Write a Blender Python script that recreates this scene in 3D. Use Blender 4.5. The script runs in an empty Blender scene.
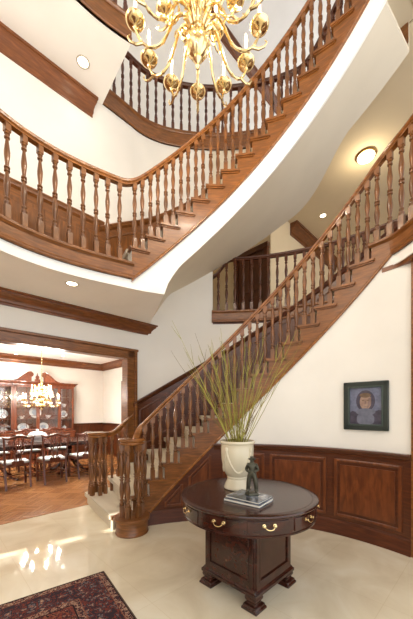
import bpy, bmesh, math, random
from mathutils import Vector, Matrix
random.seed(7)
PI = math.pi
SC = bpy.context.scene
COL = SC.collection
V = Vector

# ------------------------------------------------------------------ geometry of the place
CX, CY = 0.191, 1.622            # centre of the stair hall
NX, NY = -0.700, 0.714           # normal of the wall with the dining opening
UX, UY = 0.714, 0.700            # along that wall
NW = 4.41                        # its distance
CN = CX*NX + CY*NY
Z2, Z3 = 3.27, 6.59              # upper floors
ZC1, ZC2 = 2.96, 6.27            # ceilings
RI = 2.187                       # nosing circle

def W(u, n, z=0.0): return V((UX*u + NX*n, UY*u + NY*n, z))
def P(a, r, z=0.0): return V((CX + r*math.sin(a), CY + r*math.cos(a), z))
def planeR(a, n=NW): return (n - CN) / max(0.05, (math.sin(a)*NX + math.cos(a)*NY))
RO = 3.75
_bez = []
def _mk():
    p0 = P(-.42, planeR(-.42)); p2 = P(-.20, RO)
    a = -.332; p1 = P(a, planeR(a)*1.012)
    for i in range(41):
        t = i/40
        p = p0*(1-t)**2 + p1*2*t*(1-t) + p2*t*t
        dx, dy = p.x-CX, p.y-CY
        _bez.append((math.atan2(dx, dy), math.hypot(dx, dy)))
_mk()
def rO(a):
    if a <= -.42: return planeR(a)
    if a >= -.20: return RO
    for (a0, r0), (a1, r1) in zip(_bez, _bez[1:]):
        if a0 <= a <= a1:
            return r0 + (r1-r0)*(a-a0)/max(1e-9, a1-a0)
    return RO
def sstep(t):
    t = max(0., min(1., t)); return t*t*(3-2*t)
def rO2(a): return rO(a) - .70*sstep((a-.38)/.27)

def zR1(a): return .3645 + .1951*(a+.4105)/.0885
def zR2(a): return 3.2611 + .1969*(a+.5106)/.0891
def zT1(n): return .3645 + .1951*(n-2)
def zT2(n): return 3.2611 + .1969*n
def aR1(n): return -.615 if n <= 1 else -.4105 + .0885*(n-3) - .014
def aR2(n): return -.5106 + .0891*(n-1) - .014
A1END, A2BEG, A2END = aR1(17), aR2(1), aR2(17)
def rInL(a): return RI + .15*sstep((-a-.5246)/.6)
def rInR(a): return RI - .17*sstep((a-.875)/.2)

# ------------------------------------------------------------------ mesh helpers
class MB:
    def __init__(s): s.v = []; s.f = []; s.m = []; s.cm = 0
    def add(s, vs, fs):
        b = len(s.v); s.v += [V(p) for p in vs]
        for f in fs: s.f.append([b+i for i in f]); s.m.append(s.cm)
    def box(s, c, d, rot=None, taper=1.0):
        x, y, z = d[0]/2, d[1]/2, d[2]/2
        pts = [V((sx*x*(taper if sz > 0 else 1), sy*y*(taper if sz > 0 else 1), sz*z)) for sz in (-1, 1) for sy in (-1, 1) for sx in (-1, 1)]
        if rot is not None:
            R = Matrix.Rotation(rot, 3, 'Z') if not isinstance(rot, Matrix) else rot
            pts = [R @ p for p in pts]
        c = V(c)
        s.add([p+c for p in pts], [(0,2,3,1),(4,5,7,6),(0,1,5,4),(2,6,7,3),(0,4,6,2),(1,3,7,5)])
        return s
    def wbox(s, u0, u1, n0, n1, z0, z1):          # box in wall coordinates
        p = [W(u, n, z) for z in (z0, z1) for n in (n0, n1) for u in (u0, u1)]
        s.add(p, [(0,2,3,1),(4,5,7,6),(0,1,5,4),(2,6,7,3),(0,4,6,2),(1,3,7,5)])
        return s
    def lathe(s, prof, c=(0,0,0), seg=16, M=None, a0=0., sx=1., sy=1., cap=True):
        c = V(c); vs = []
        for r, z in prof:
            for i in range(seg):
                t = a0 + 2*PI*i/seg
                p = V((r*math.cos(t)*sx, r*math.sin(t)*sy, z))
                if M is not None: p = M @ p
                vs.append(p + c)
        fs = []
        k = len(prof)
        for j in range(k-1):
            for i in range(seg):
                i2 = (i+1) % seg
                fs.append((j*seg+i, j*seg+i2, (j+1)*seg+i2, (j+1)*seg+i))
        if cap: fs.append(tuple(reversed(range(seg)))); fs.append(tuple((k-1)*seg+i for i in range(seg)))
        s.add(vs, fs); return s
    def tube(s, path, rad, seg=8, cap=True):
        path = [V(p) for p in path]; n = len(path)
        if not hasattr(rad, '__len__'): rad = [rad]*n
        t0 = (path[1]-path[0]).normalized()
        up = V((0,0,1)) if abs(t0.z) < .9 else V((1,0,0))
        nrm = (up - t0*up.dot(t0)).normalized(); vs = []
        for i, p in enumerate(path):
            t = (path[min(n-1, i+1)] - path[max(0, i-1)]).normalized()
            nrm = (nrm - t*nrm.dot(t)).normalized(); b = t.cross(nrm)
            for k in range(seg):
                w = 2*PI*k/seg
                vs.append(p + (nrm*math.cos(w) + b*math.sin(w))*rad[i])
        fs = [(i*seg+k, i*seg+(k+1)%seg, (i+1)*seg+(k+1)%seg, (i+1)*seg+k) for i in range(n-1) for k in range(seg)]
        if cap: fs += [tuple(reversed(range(seg))), tuple((n-1)*seg+k for k in range(seg))]
        s.add(vs, fs); return s
    def sweep(s, path, prof, closed=False, vert=False):
        # profile (o, u): o to the right of travel, u up; with vert=True sections stay plumb
        path = [V(p) for p in path]; n = len(path); k = len(prof); vs = []
        for i, p in enumerate(path):
            if closed: a, b = path[(i-1) % n], path[(i+1) % n]
            else: a, b = path[max(0, i-1)], path[min(n-1, i+1)]
            d1 = (p-a); d2 = (b-p)
            h1 = V((d1.x, d1.y, 0)); h2 = V((d2.x, d2.y, 0))
            if h1.length < 1e-9: h1 = h2
            if h2.length < 1e-9: h2 = h1
            h1.normalize(); h2.normalize()
            t = (h1+h2).normalized()
            nr = V((t.y, -t.x, 0)); sc = 1/max(.35, (h1.dot(t)))
            for o, u in prof: vs.append(p + nr*o*sc + V((0,0,u)))
        fs = []
        for i in range(n if closed else n-1):
            j = (i+1) % n
            for q in range(k):
                q2 = (q+1) % k
                fs.append((i*k+q, j*k+q, j*k+q2, i*k+q2))
        if not closed: fs += [tuple(range(k)), tuple((n-1)*k+q for q in reversed(range(k)))]
        s.add(vs, fs); return s
    def ring(s, a0, a1, r0, r1, z0, z1, n=None):  # curved slab, bounds may be functions of angle
        g = lambda f, a: f(a) if callable(f) else f
        n = n or max(1, int(abs(a1-a0)/.03)+1)
        vs = []
        for i in range(n+1):
            a = a0+(a1-a0)*i/n
            A, B, C, D = g(r0,a), g(r1,a), g(z0,a), g(z1,a)
            vs += [P(a,A,C), P(a,B,C), P(a,B,D), P(a,A,D)]
        fs = []
        for i in range(n):
            b, c = i*4, i*4+4
            for q in range(4):
                q2 = (q+1) % 4; fs.append((b+q, c+q, c+q2, b+q2))
        fs += [(0,1,2,3), (n*4+3, n*4+2, n*4+1, n*4)]
        s.add(vs, fs); return s
    def prism(s, poly, z0, z1):
        k = len(poly)
        vs = [V((p[0], p[1], z0)) for p in poly] + [V((p[0], p[1], z1)) for p in poly]
        s.add(vs, [tuple(reversed(range(k))), tuple(range(k, 2*k))] + [(i, (i+1)%k, k+(i+1)%k, k+i) for i in range(k)])
        return s
    def extrude(s, poly, d, M=None):              # poly in local xz, thickness d along local y
        k = len(poly); M = M or Matrix.Identity(4)
        vs = [M @ V((p[0], -d/2, p[1])) for p in poly] + [M @ V((p[0], d/2, p[1])) for p in poly]
        s.add(vs, [tuple(range(k)), tuple(reversed(range(k, 2*k)))] + [(i, k+i, k+(i+1)%k, (i+1)%k) for i in range(k)])
        return s
    def build(s, name, mat, parent=None, ang=35, kind=None, bevel=0, label=None, local=False):
        off = V((0,0,0))
        if parent is not None and not local:
            q = parent
            while q is not None: off += V(q.location); q = q.parent
        me = bpy.data.meshes.new(name)
        me.from_pydata([tuple(p-off) for p in s.v], [], s.f)
        bm = bmesh.new(); bm.from_mesh(me); bmesh.ops.recalc_face_normals(bm, faces=bm.faces)
        bm.to_mesh(me); bm.free()
        mats = mat if isinstance(mat, (list, tuple)) else [mat]
        for m in mats: me.materials.append(m)
        if len(mats) > 1:
            for p, i in zip(me.polygons, s.m): p.material_index = i
        me.polygons.foreach_set('use_smooth', [True]*len(me.polygons))
        try: me.set_sharp_from_angle(angle=math.radians(ang))
        except Exception: pass
        o = bpy.data.objects.new(name, me); COL.objects.link(o)
        if parent is not None: o.parent = parent
        if kind: o['kind'] = kind
        if label: o['label'] = label
        if bevel:
            b = o.modifiers.new('bevel', 'BEVEL'); b.width = bevel; b.segments = 2; b.limit_method = 'ANGLE'; b.angle_limit = math.radians(40)
        return o
def tag(o, label, cat, group=None):
    o['label'] = label; o['category'] = cat
    if group: o['group'] = group
    return o
def thing(name, label, cat, loc=(0,0,0), rz=0., group=None):
    o = bpy.data.objects.new(name, None); COL.objects.link(o); o.empty_display_size = .1
    o.location = loc; o.rotation_euler = (0,0,rz)
    return tag(o, label, cat, group)
def inst(name, me, parent, loc, rz=0., sc=(1,1,1), label=None):
    o = bpy.data.objects.new(name, me); COL.objects.link(o); o.parent = parent
    o.location = loc; o.rotation_euler = (0,0,rz); o.scale = sc
    return o
def copy_tree(o, parent=None):
    c = o.copy(); COL.objects.link(c); c.parent = parent
    for ch in list(o.children): copy_tree(ch, c)
    return c
def struct(mb, name, mat, **k): return mb.build(name, mat, kind='structure', **k)
def arc(a0, a1, r, z, n=None):
    g = lambda f, a: f(a) if callable(f) else f
    n = n or max(2, int(abs(a1-a0)/.025)+1)
    return [P(a0+(a1-a0)*i/n, g(r, a0+(a1-a0)*i/n), g(z, a0+(a1-a0)*i/n)) for i in range(n+1)]

# ------------------------------------------------------------------ materials
def lin(c):
    return tuple(((x/255)/12.92 if x/255 <= .04045 else (((x/255)+.055)/1.055)**2.4) for x in c) + (1,)
def mat(name, col, rough=.5, metal=0., coat=0., emit=None, es=0., spec=.5):
    m = bpy.data.materials.new(name); m.use_nodes = True
    b = m.node_tree.nodes['Principled BSDF']
    b.inputs['Base Color'].default_value = lin(col); b.inputs['Roughness'].default_value = rough
    b.inputs['Metallic'].default_value = metal; b.inputs['Coat Weight'].default_value = coat
    b.inputs['Coat Roughness'].default_value = .12; b.inputs['Specular IOR Level'].default_value = spec
    if emit: b.inputs['Emission Color'].default_value = lin(emit); b.inputs['Emission Strength'].default_value = es
    return m
def nodes(m): return m.node_tree.nodes, m.node_tree.links, m.node_tree.nodes['Principled BSDF']
def ramp(nd, stops, interp='LINEAR'):
    r = nd.new('ShaderNodeValToRGB'); e = r.color_ramp.elements; r.color_ramp.interpolation = interp
    while len(e) < len(stops): e.new(.5)
    for x, (p, c) in zip(e, stops): x.position = p; x.color = lin(c)
    return r
def wood(name, dark, light, rough=.32, sc=(14,14,1.6), coat=.3, rot=0.):
    m = mat(name, light, rough, coat=coat); nd, lk, b = nodes(m)
    tc = nd.new('ShaderNodeTexCoord'); mp = nd.new('ShaderNodeMapping')
    mp.inputs['Scale'].default_value = sc; mp.inputs['Rotation'].default_value = (0,0,rot)
    n1 = nd.new('ShaderNodeTexNoise'); n1.inputs['Scale'].default_value = 2.2; n1.inputs['Detail'].default_value = 7; n1.inputs['Distortion'].default_value = .35
    r = ramp(nd, [(.3, dark), (.52, tuple((d+l)//2 for d, l in zip(dark, light))), (.72, light)])
    lk.new(tc.outputs['Object'], mp.inputs['Vector']); lk.new(mp.outputs[0], n1.inputs['Vector'])
    lk.new(n1.outputs['Fac'], r.inputs[0]); lk.new(r.outputs[0], b.inputs['Base Color'])
    bp = nd.new('ShaderNodeBump'); bp.inputs['Strength'].default_value = .06; bp.inputs['Distance'].default_value = .004
    lk.new(n1.outputs['Fac'], bp.inputs['Height']); lk.new(bp.outputs[0], b.inputs['Normal'])
    return m
def plaster(name, col, rough=.75):
    m = mat(name, col, rough); nd, lk, b = nodes(m)
    tc = nd.new('ShaderNodeTexCoord'); n1 = nd.new('ShaderNodeTexNoise'); n1.inputs['Scale'].default_value = 1.4; n1.inputs['Detail'].default_value = 5
    r = ramp(nd, [(.3, tuple(max(0, c-5) for c in col)), (.7, tuple(min(255, c+3) for c in col))])
    lk.new(tc.outputs['Object'], n1.inputs['Vector']); lk.new(n1.outputs['Fac'], r.inputs[0]); lk.new(r.outputs[0], b.inputs['Base Color'])
    n2 = nd.new('ShaderNodeTexNoise'); n2.inputs['Scale'].default_value = 160
    bp = nd.new('ShaderNodeBump'); bp.inputs['Strength'].default_value = .04; bp.inputs['Distance'].default_value = .002
    lk.new(tc.outputs['Object'], n2.inputs['Vector']); lk.new(n2.outputs['Fac'], bp.inputs['Height']); lk.new(bp.outputs[0], b.inputs['Normal'])
    return m
WV = wood('oak_upright', (98,58,24), (148,92,43), coat=.12)
WH = wood('oak_lengthwise', (101,60,25), (152,95,45), sc=(3,3,22), coat=.12)
WRAIL = wood('oak_handrail', (112,67,29), (164,105,52), rough=.25, sc=(5,5,12), coat=.3)
WBAL = wood('oak_turned', (92,56,27), (150,97,51), rough=.3, sc=(9,9,2), coat=.2)
WPAN = wood('mahogany_panel', (72,36,16), (104,53,25), rough=.34, sc=(9,9,1.3), coat=.1)
WPANH = wood('mahogany_moulding', (70,34,16), (100,51,24), rough=.32, sc=(2.5,2.5,24), coat=.1)
WCROWN = wood('oak_crown', (96,52,23), (134,78,38), sc=(3,3,20), coat=.1)
WFIG = wood('figured_walnut', (86,42,18), (126,68,33), rough=.32, sc=(10,10,2.4), coat=.1)
WTAB = wood('dark_mahogany', (42,18,10), (72,33,20), rough=.2, sc=(3,10,10), coat=.12)
WCHAIR = wood('chair_mahogany', (64,26,12), (116,54,26), rough=.28)
WCAB = wood('cabinet_mahogany', (92,46,26), (138,74,46), rough=.28)
CREAM = plaster('cream_plaster', (238,234,226))
CEIL = plaster('white_plaster', (250,248,243))
GALP = plaster('lamp_warmed_plaster', (238,222,190))  # warm lamplight of the upper hall is put into this plaster colour
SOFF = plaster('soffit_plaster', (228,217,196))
WHITEP = plaster('white_riser_paint', (238,234,224), .5)
BRASS = mat('polished_brass', (244,220,166), .17, 1.)
BRASSD = mat('antique_brass', (190,150,88), .28, 1.)
BRONZE = mat("dark_bronze", (76,74,62), .4, .6)
IVORY = mat('ivory_candle', (245,236,214), .5)
FLAME = mat('lit_bulb', (255,240,210), .4, emit=(255,214,150), es=16)
LAMPG = mat('lit_lens', (255,246,230), .4, emit=(255,236,205), es=7)
NICKEL = mat('lamp_trim', (205,198,184), .35, .7)
CERAM = mat('cream_glaze', (216,205,178), .22, coat=.4)
PORC = mat('porcelain', (232,236,238), .2, coat=.4)
PORCB = mat('porcelain_blue', (176,190,206), .2, coat=.4)
SEATF = mat('pale_damask', (206,212,212), .85)
BLACK = mat('black_metal', (24,22,22), .35, .3)

def carpet_mat():
    m = mat('stair_wool', (216,204,184), .95, spec=.1); nd, lk, b = nodes(m)
    tc = nd.new('ShaderNodeTexCoord'); n = nd.new('ShaderNodeTexNoise'); n.inputs['Scale'].default_value = 220; n.inputs['Detail'].default_value = 3
    r = ramp(nd, [(.35, (200,188,166)), (.65, (228,217,198))])
    lk.new(tc.outputs['Object'], n.inputs['Vector']); lk.new(n.outputs['Fac'], r.inputs[0]); lk.new(r.outputs[0], b.inputs['Base Color'])
    bp = nd.new('ShaderNodeBump'); bp.inputs['Strength'].default_value = .35; bp.inputs['Distance'].default_value = .004
    lk.new(n.outputs['Fac'], bp.inputs['Height']); lk.new(bp.outputs[0], b.inputs['Normal'])
    return m
CARPET = carpet_mat()
def marble_mat():
    m = mat('cream_marble', (226,214,188), .05, coat=.0); nd, lk, b = nodes(m)
    tc = nd.new('ShaderNodeTexCoord'); mp = nd.new('ShaderNodeMapping'); mp.inputs['Rotation'].default_value = (0,0,math.radians(-44.4))
    lk.new(tc.outputs['Object'], mp.inputs['Vector'])
    n = nd.new('ShaderNodeTexNoise'); n.inputs['Scale'].default_value = 1.7; n.inputs['Detail'].default_value = 9; n.inputs['Distortion'].default_value = 1.4
    r = ramp(nd, [(.3, (217,203,175)), (.5, (228,216,190)), (.72, (238,230,210))])
    lk.new(mp.outputs[0], n.inputs['Vector']); lk.new(n.outputs['Fac'], r.inputs[0])
    bk = nd.new('ShaderNodeTexBrick'); bk.offset = 0.; bk.inputs['Scale'].default_value = 1.; bk.inputs['Brick Width'].default_value = .61
    bk.inputs['Row Height'].default_value = .61; bk.inputs['Mortar Size'].default_value = .0022; bk.inputs['Mortar Smooth'].default_value = .2
    bk.inputs['Color1'].default_value = (1,1,1,1); bk.inputs['Color2'].default_value = (.98,.975,.955,1); bk.inputs['Mortar'].default_value = (.90,.87,.8,1)
    lk.new(mp.outputs[0], bk.inputs['Vector'])
    mx = nd.new('ShaderNodeMix'); mx.data_type = 'RGBA'; mx.blend_type = 'MULTIPLY'; mx.inputs[0].default_value = 1.
    lk.new(r.outputs[0], mx.inputs[6]); lk.new(bk.outputs['Color'], mx.inputs[7]); lk.new(mx.outputs[2], b.inputs['Base Color'])
    return m
MARBLE = marble_mat()
def parquet_mat():
    m = mat('oak_parquet', (150,100,58), .22, coat=.3); nd, lk, b = nodes(m)
    tc = nd.new('ShaderNodeTexCoord'); mp = nd.new('ShaderNodeMapping'); mp.inputs['Rotation'].default_value = (0,0,math.radians(0))
    lk.new(tc.outputs['Object'], mp.inputs['Vector'])
    ck = nd.new('ShaderNodeTexChecker'); ck.inputs['Scale'].default_value = 3.2; lk.new(mp.outputs[0], ck.inputs['Vector'])
    cols = []
    for rz in (0, PI/2):
        m2 = nd.new('ShaderNodeMapping'); m2.inputs['Rotation'].default_value = (0,0,rz); lk.new(mp.outputs[0], m2.inputs['Vector'])
        bk = nd.new('ShaderNodeTexBrick'); bk.inputs['Scale'].default_value = 1.; bk.inputs['Brick Width'].default_value = .3125; bk.inputs['Row Height'].default_value = .0625; bk.offset = 0
        bk.inputs['Mortar Size'].default_value = .0018; bk.inputs['Color1'].default_value = lin((184,130,82)); bk.inputs['Color2'].default_value = lin((158,106,62)); bk.inputs['Mortar'].default_value = lin((90,54,28))
        lk.new(m2.outputs[0], bk.inputs['Vector']); cols.append(bk)
    mx = nd.new('ShaderNodeMix'); mx.data_type = 'RGBA'
    lk.new(ck.outputs['Fac'], mx.inputs[0]); lk.new(cols[0].outputs['Color'], mx.inputs[6]); lk.new(cols[1].outputs['Color'], mx.inputs[7])
    lk.new(mx.outputs[2], b.inputs['Base Color'])
    return m
PARQ = parquet_mat()

# ------------------------------------------------------------------ shared profiles
def baluster_mesh(name, H=.82, m=None):
    mb = MB(); b = .026
    mb.box((0,0,.065), (2*b, 2*b, .13)); mb.box((0,0,H-.035), (2*b, 2*b, .07))
    h = H-.13-.07
    pr = [(0,.020),(.02,.026),(.04,.026),(.055,.017),(.075,.017),(.085,.022),(.10,.022),(.115,.014),(.17,.019),(.24,.0255),(.30,.026),
          (.36,.0225),(.42,.0165),(.455,.0135),(.458,.024),(.476,.025),(.480,.0145),(.502,.0145),(.506,.025),(.524,.024),(.528,.0135),(.60,.019),(.68,.0245),(.73,.0255),
          (.80,.020),(.88,.0135),(.905,.013),(.91,.023),(.93,.024),(.936,.0145),(.962,.0145),(.97,.023),(1,.022)]
    mb.lathe([(r*1.06, .13+z*h) for z, r in pr], seg=12)
    o = mb.build(name, m or WBAL, local=True); me = o.data; bpy.data.objects.remove(o); return me
BAL_H = .82
BALM = baluster_mesh('baluster_turned', BAL_H)
RAILP = [(-.030,-.075),(-.030,-.060),(-.022,-.050),(-.036,-.038),(-.040,-.022),(-.034,-.008),(-.018,0),(.018,0),(.034,-.008),(.040,-.022),(.036,-.038),(.022,-.050),(.030,-.060),(.030,-.075)]
CROWNP = lambda h, p: [(0,0),(0,-h),(p*.16,-h),(p*.18,-h*.86),(p*.30,-h*.80),(p*.34,-h*.62),(p*.55,-h*.42),(p*.82,-h*.26),(p*.84,-h*.14),(p,-h*.12),(p,0)]
def add_baluster(par, a, r, zb, zt):
    p = P(a, r, zb) - V(par.location)
    return inst('baluster', BALM, par, p, -a, (1,1,(zt-zb)/BAL_H))

# ------------------------------------------------------------------ floors, walls, ceilings
fl = MB(); fl.prism([W(-3.3,-4), W(8,-4), W(8,NW), W(-3.3,NW)], -.06, 0); struct(fl, 'floor', MARBLE)
fd = MB(); fd.prism([W(-3.3,NW), W(5.2,NW), W(5.2,9.6), W(-3.3,9.6)], -.06, .004); struct(fd, 'floor_dining', PARQ)

UJ = 2.443                                   # right side of the dining opening
UE = (P(-.42, planeR(-.42)) - V((0,0,0))).dot(V((UX,UY,0)))
ZH = 2.33
wl = MB()
wl.wbox(-3.3, -1.3, NW, NW+.14, 0, ZH); wl.wbox(UJ, UE+.02, NW, NW+.14, 0, ZH)
wl.wbox(-3.3, UE+.02, NW, NW+.14, ZH, ZC2+.33); wl.wbox(-3.3, 1.6, NW, NW+.14, ZC2+.33, 11.5)
struct(wl, 'wall_left', CREAM)
# stair-hall back wall: full height at the left, split by the upper gallery on the right
def zso(a):
    l = zR2(a) - .5
    s = max(0., min(1., (a+.335)/.11))
    return 2.96 + (l-2.96)*math.sqrt(max(0., 1-(1-s)**2)) if a < -.225 else l
AG = -.02
wr = MB()
wr.ring(-.42, AG, rO, lambda a: rO(a)+.14, 0, ZC2+.03, 30)
wr.ring(AG, 1.35, rO, lambda a: rO(a)+.14, 0, 3.05, 40)
struct(wr, 'wall_back', CREAM)
def zsw(a, r):
    return min(ZC2, zso(a) + .2*sstep((a+.335)/.12)*max(0., (r-2.24)/1.51)**.8)
wu = MB(); wu.ring(AG, .87, rO2, lambda a: rO2(a)+.02, lambda a: zsw(a, rO2(a)), ZC2+.03, 60); struct(wu, 'wall_upper', SOFF)

# first ceiling under the balcony, and the balcony floor above it
def bandpoly(rin, a0, a1, nmax, extra):
    pts = [P(a0+(a1-a0)*i/40, rin(a0+(a1-a0)*i/40) if callable(rin) else rin) for i in range(41)]
    return pts + extra
ceA = -.335
c1 = MB()
c1.prism(bandpoly(lambda a: rInL(a)+.05 if a < A2BEG else 2.24, -1.9, ceA, 0, [P(ceA, rO(ceA)-.0), W(UE,NW), W(-3.3,NW), W(-3.3,-.6)]), ZC1, ZC1+.08)
struct(c1, 'ceiling_entry', CEIL)
c2 = MB(); c2.prism(bandpoly(lambda a: rInL(a)+.05, -1.9, A2BEG, 0, [P(A2BEG, rO(A2BEG)), W(-3.3,NW), W(-3.3,-.6)]), ZC1+.08, Z2)
struct(c2, 'floor_balcony', WPAN)
wf = MB()
wf.ring(-1.9, A2BEG, lambda a: rInL(a)+.045, lambda a: rInL(a)+.075, ZC1-.01, Z2-.19, 50)
wf.ring(A2BEG, ceA, 2.235, 2.265, ZC1-.01, lambda a: zR2(a)-.19, 10)
wf.ring(ceA, .89, 2.235, 2.265, zso, lambda a: zR2(a)-.19, 60)
struct(wf, 'trim_1', CEIL)
sf = MB(); NA, NR = 90, 10
vs = []
for i in range(NA+1):
    a = ceA + (.87-ceA)*i/NA
    for k in range(NR+1):
        r = 2.245 + (rO2(a)-2.245)*k/NR
        z = zsw(a, r); vs += [P(a, r, z), P(a, r, z+.04)]
q = lambda i, k, t: (i*(NR+1)+k)*2+t
fs = []
for i in range(NA):
    for k in range(NR):
        fs += [(q(i,k,0), q(i+1,k,0), q(i+1,k+1,0), q(i,k+1,0)), (q(i,k,1), q(i,k+1,1), q(i+1,k+1,1), q(i+1,k,1))]
    fs += [(q(i,0,0), q(i,0,1), q(i+1,0,1), q(i+1,0,0)), (q(i,NR,0), q(i+1,NR,0), q(i+1,NR,1), q(i,NR,1))]
for k in range(NR): fs += [(q(0,k,0), q(0,k+1,0), q(0,k+1,1), q(0,k,1)), (q(NA,k,0), q(NA,k,1), q(NA,k+1,1), q(NA,k+1,0))]
sf.add(vs, fs); struct(sf, 'ceiling_flight', SOFF)
# balcony on the right and gallery floor behind the hall
cr = MB(); cr.ring(A1END, 1.5, lambda a: rInR(a)+.05, RO, ZC1, ZC1+.06, 30); struct(cr, 'ceiling_right', CEIL)
fr = MB(); fr.ring(A1END, 1.5, lambda a: rInR(a)+.05, RO, ZC1+.06, Z2, 30); fr.ring(AG, 1.5, RO+.0, 9.5, 3.05, Z2, 40)
struct(fr, 'floor_gallery', WPAN)
tr = MB(); tr.ring(.895, 1.5, lambda a: rInR(a)+.04, lambda a: rInR(a)+.07, ZC1-.005, Z2-.19, 30); struct(tr, 'trim_2', CEIL)
# third floor: slab to the left of the well, walkway behind the back wall, slab to the right
R3 = 2.41
s3 = MB()
s3.prism([P(-1.9+(1.4)*i/40, R3+.05) for i in range(41)] + [P(-.50,R3+.05), P(-.562,planeR(-.562)), W(-3.3,NW), W(-3.3,-.6)], ZC2, ZC2+.06)
struct(s3, 'ceiling_upper', CEIL)
s3 = MB()
s3.prism([P(-1.9+(1.4)*i/40, R3+.05) for i in range(41)] + [P(-.50,R3+.05), P(-.562,planeR(-.562)), W(-3.3,NW), W(-3.3,-.6)], ZC2+.06, Z3)
def far3(a): return min(9.5, planeR(a, 5.45))
s3.ring(-.60, AG, lambda a: rO(a)+.02, far3, ZC2+.03, Z3, 20)
s3.ring(AG, 1.6, lambda a: rO2(a)+.02, 9.5, ZC2+.03, Z3, 60)
s3.ring(A2END, 1.6, R3+.05, rO2, ZC2+.03, Z3, 20)
struct(s3, 'floor_upper', WPAN)
c3 = MB(); c3.ring(AG, 1.6, lambda a: rO2(a)+.02, 9.5, ZC2, ZC2+.03, 60); c3.ring(.82, A2END, 2.26, rO2, ZC2+.01, ZC2+.03, 6); c3.ring(A2END, 1.6, R3+.05, lambda a: rO2(a)+.02, ZC2, ZC2+.03, 20); struct(c3, 'ceiling_gallery', GALP)
wb3 = MB(); wb3.wbox(-1, 10, 5.45, 5.6, Z3-.3, 12.0); struct(wb3, 'wall_top', CREAM)
ct = MB(); ct.wbox(-3.3, 10, -4, 5.6, 12.0, 12.1); struct(ct, 'ceiling_top', CEIL)
t3 = MB(); t3.sweep([W(0,5.45,12.0), W(10,5.45,12.0)], CROWNP(.26,.2)); struct(t3, 'trim_3', WCROWN)
# upper hall behind the gallery
wh = MB()
wh.wbox(5.85, 6.0, 3.8, 8.5, Z2-.1, ZC2+.02); wh.wbox(6.0, 9.6, 3.8, 3.95, Z2-.1, ZC2+.02); wh.wbox(9.6, 9.75, -2, 3.95, Z2-.1, ZC2+.02)
wh.ring(AG-.012, AG, RO+.1, 9.5, 3.05, ZC2+.02, 1)
struct(wh, 'wall_hall', GALP)
tc = MB(); tc.sweep([W(6.75,3.8,ZC2), W(9.6,3.8,ZC2)], CROWNP(.3,.2)); struct(tc, 'trim_4', WCROWN)
dr = thing('door_1', '', ''); del dr['label']; del dr['category']; dr['kind'] = 'structure'; dr.location = W(5.83, 4.4, Z2)
d = MB(); d.wbox(5.79, 5.84, 3.96, 4.74, Z2+.005, Z2+2.03); d.build('door_panel', WPAN, dr)
d = MB()
for n0, n1 in ((4.03,4.32),(4.38,4.67)):
    for z0, z1 in ((.2,.95),(1.1,1.9)): d.wbox(5.775, 5.795, n0, n1, Z2+z0, Z2+z1)
d.build('raised_panel', WPAN, dr, bevel=.012)
d = MB(); d.wbox(5.76,5.85,3.84,3.96,Z2,Z2+2.15); d.wbox(5.76,5.85,4.74,4.86,Z2,Z2+2.15); d.wbox(5.75,5.85,3.82,4.88,Z2+2.03,Z2+2.16)
d.build('door_frame', WPANH, dr, bevel=.01)
# front wall far behind the camera with a column of small sidelight panes
wfz = MB()
fw0, fw1 = -3.45, -3.3
pn0, pn1 = 4.055, 4.185
wfz.wbox(fw0, fw1, pn1, NW+.14, 0, 12); wfz.wbox(fw0, fw1, -.9, 3.86, 0, 12); wfz.wbox(fw0, fw1, 3.86, pn0, 0, 3.9); wfz.wbox(fw0, fw1, 3.86, pn0, 5.35, 12)
wfz.wbox(fw0, fw1, -4, -.9, 6.6, 12); wfz.wbox(fw0, 10, -4.15, -4, 6.6, 12)  # unseen upper walls, added to keep sky light off the top floor
wfz.wbox(fw0, fw1, pn0, pn1, 0, 1.79); wfz.wbox(fw0, fw1, pn0, pn1, 5.35, 12)
for k in (-1,0,1,3,4,5,6,7,8,9,10): wfz.wbox(fw0+.06, fw1-.06, pn0 if k < 6 else 3.86, pn1, 2.232+.287*k, 2.365+.287*k)
struct(wfz, 'wall_front', CREAM)

# dining room shell
dn = MB(); dn.wbox(-3.3, 5.2, 9.36, 9.5, 0, 3.0); struct(dn, 'wall_dining_back', CREAM)
dn = MB(); dn.wbox(-3.45,-3.3,NW+.14,7.25,0,3.06); dn.wbox(-3.45,-3.3,7.25,9.5,0,.35); dn.wbox(-3.45,-3.3,7.25,9.5,2.75,3.06)
for nn in (7.25,7.95,8.65,9.36): dn.wbox(-3.42,-3.33,nn-.03,nn+.03,.35,2.75)
struct(dn, 'wall_dining_left', CREAM)
dn = MB(); dn.wbox(4.30, 4.45, NW+.14, 9.36, 0, 3.0); struct(dn, 'wall_dining_right', CREAM)
dn = MB(); dn.wbox(-3.3, 4.45, NW+.14, 9.5, 2.96, 3.06); struct(dn, 'ceiling_dining', CEIL)
dt = MB(); dt.sweep([W(-3.3,9.36,2.96), W(4.30,9.36,2.96), W(4.30,NW+.14,2.96)], CROWNP(.2,.15)); struct(dt, 'trim_5', WCROWN)
dt = MB()
dt.wbox(-3.3,4.30,9.33,9.36,.0,.98); dt.sweep([W(-3.3,9.335,1.03),W(4.28,9.335,1.03),W(4.28,NW+.14,1.03)], [(0,0),(0,-.07),(.02,-.06),(.04,-.02),(.045,0)])
dt.wbox(4.27,4.30,NW+.14,9.36,0,.98)
for k in range(9): dt.wbox(2.9-.62*k+.06, 2.9-.62*k+.56, 9.315, 9.335, .22, .84)
struct(dt, 'trim_6', WPAN)
dw = MB(); dw.wbox(4.24,4.30,7.9,8.0,0,2.3); dw.wbox(4.24,4.30,6.9,7.0,0,2.3); dw.wbox(4.24,4.30,6.9,8.0,2.2,2.32); struct(dw, 'door_2', WCROWN)

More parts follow.
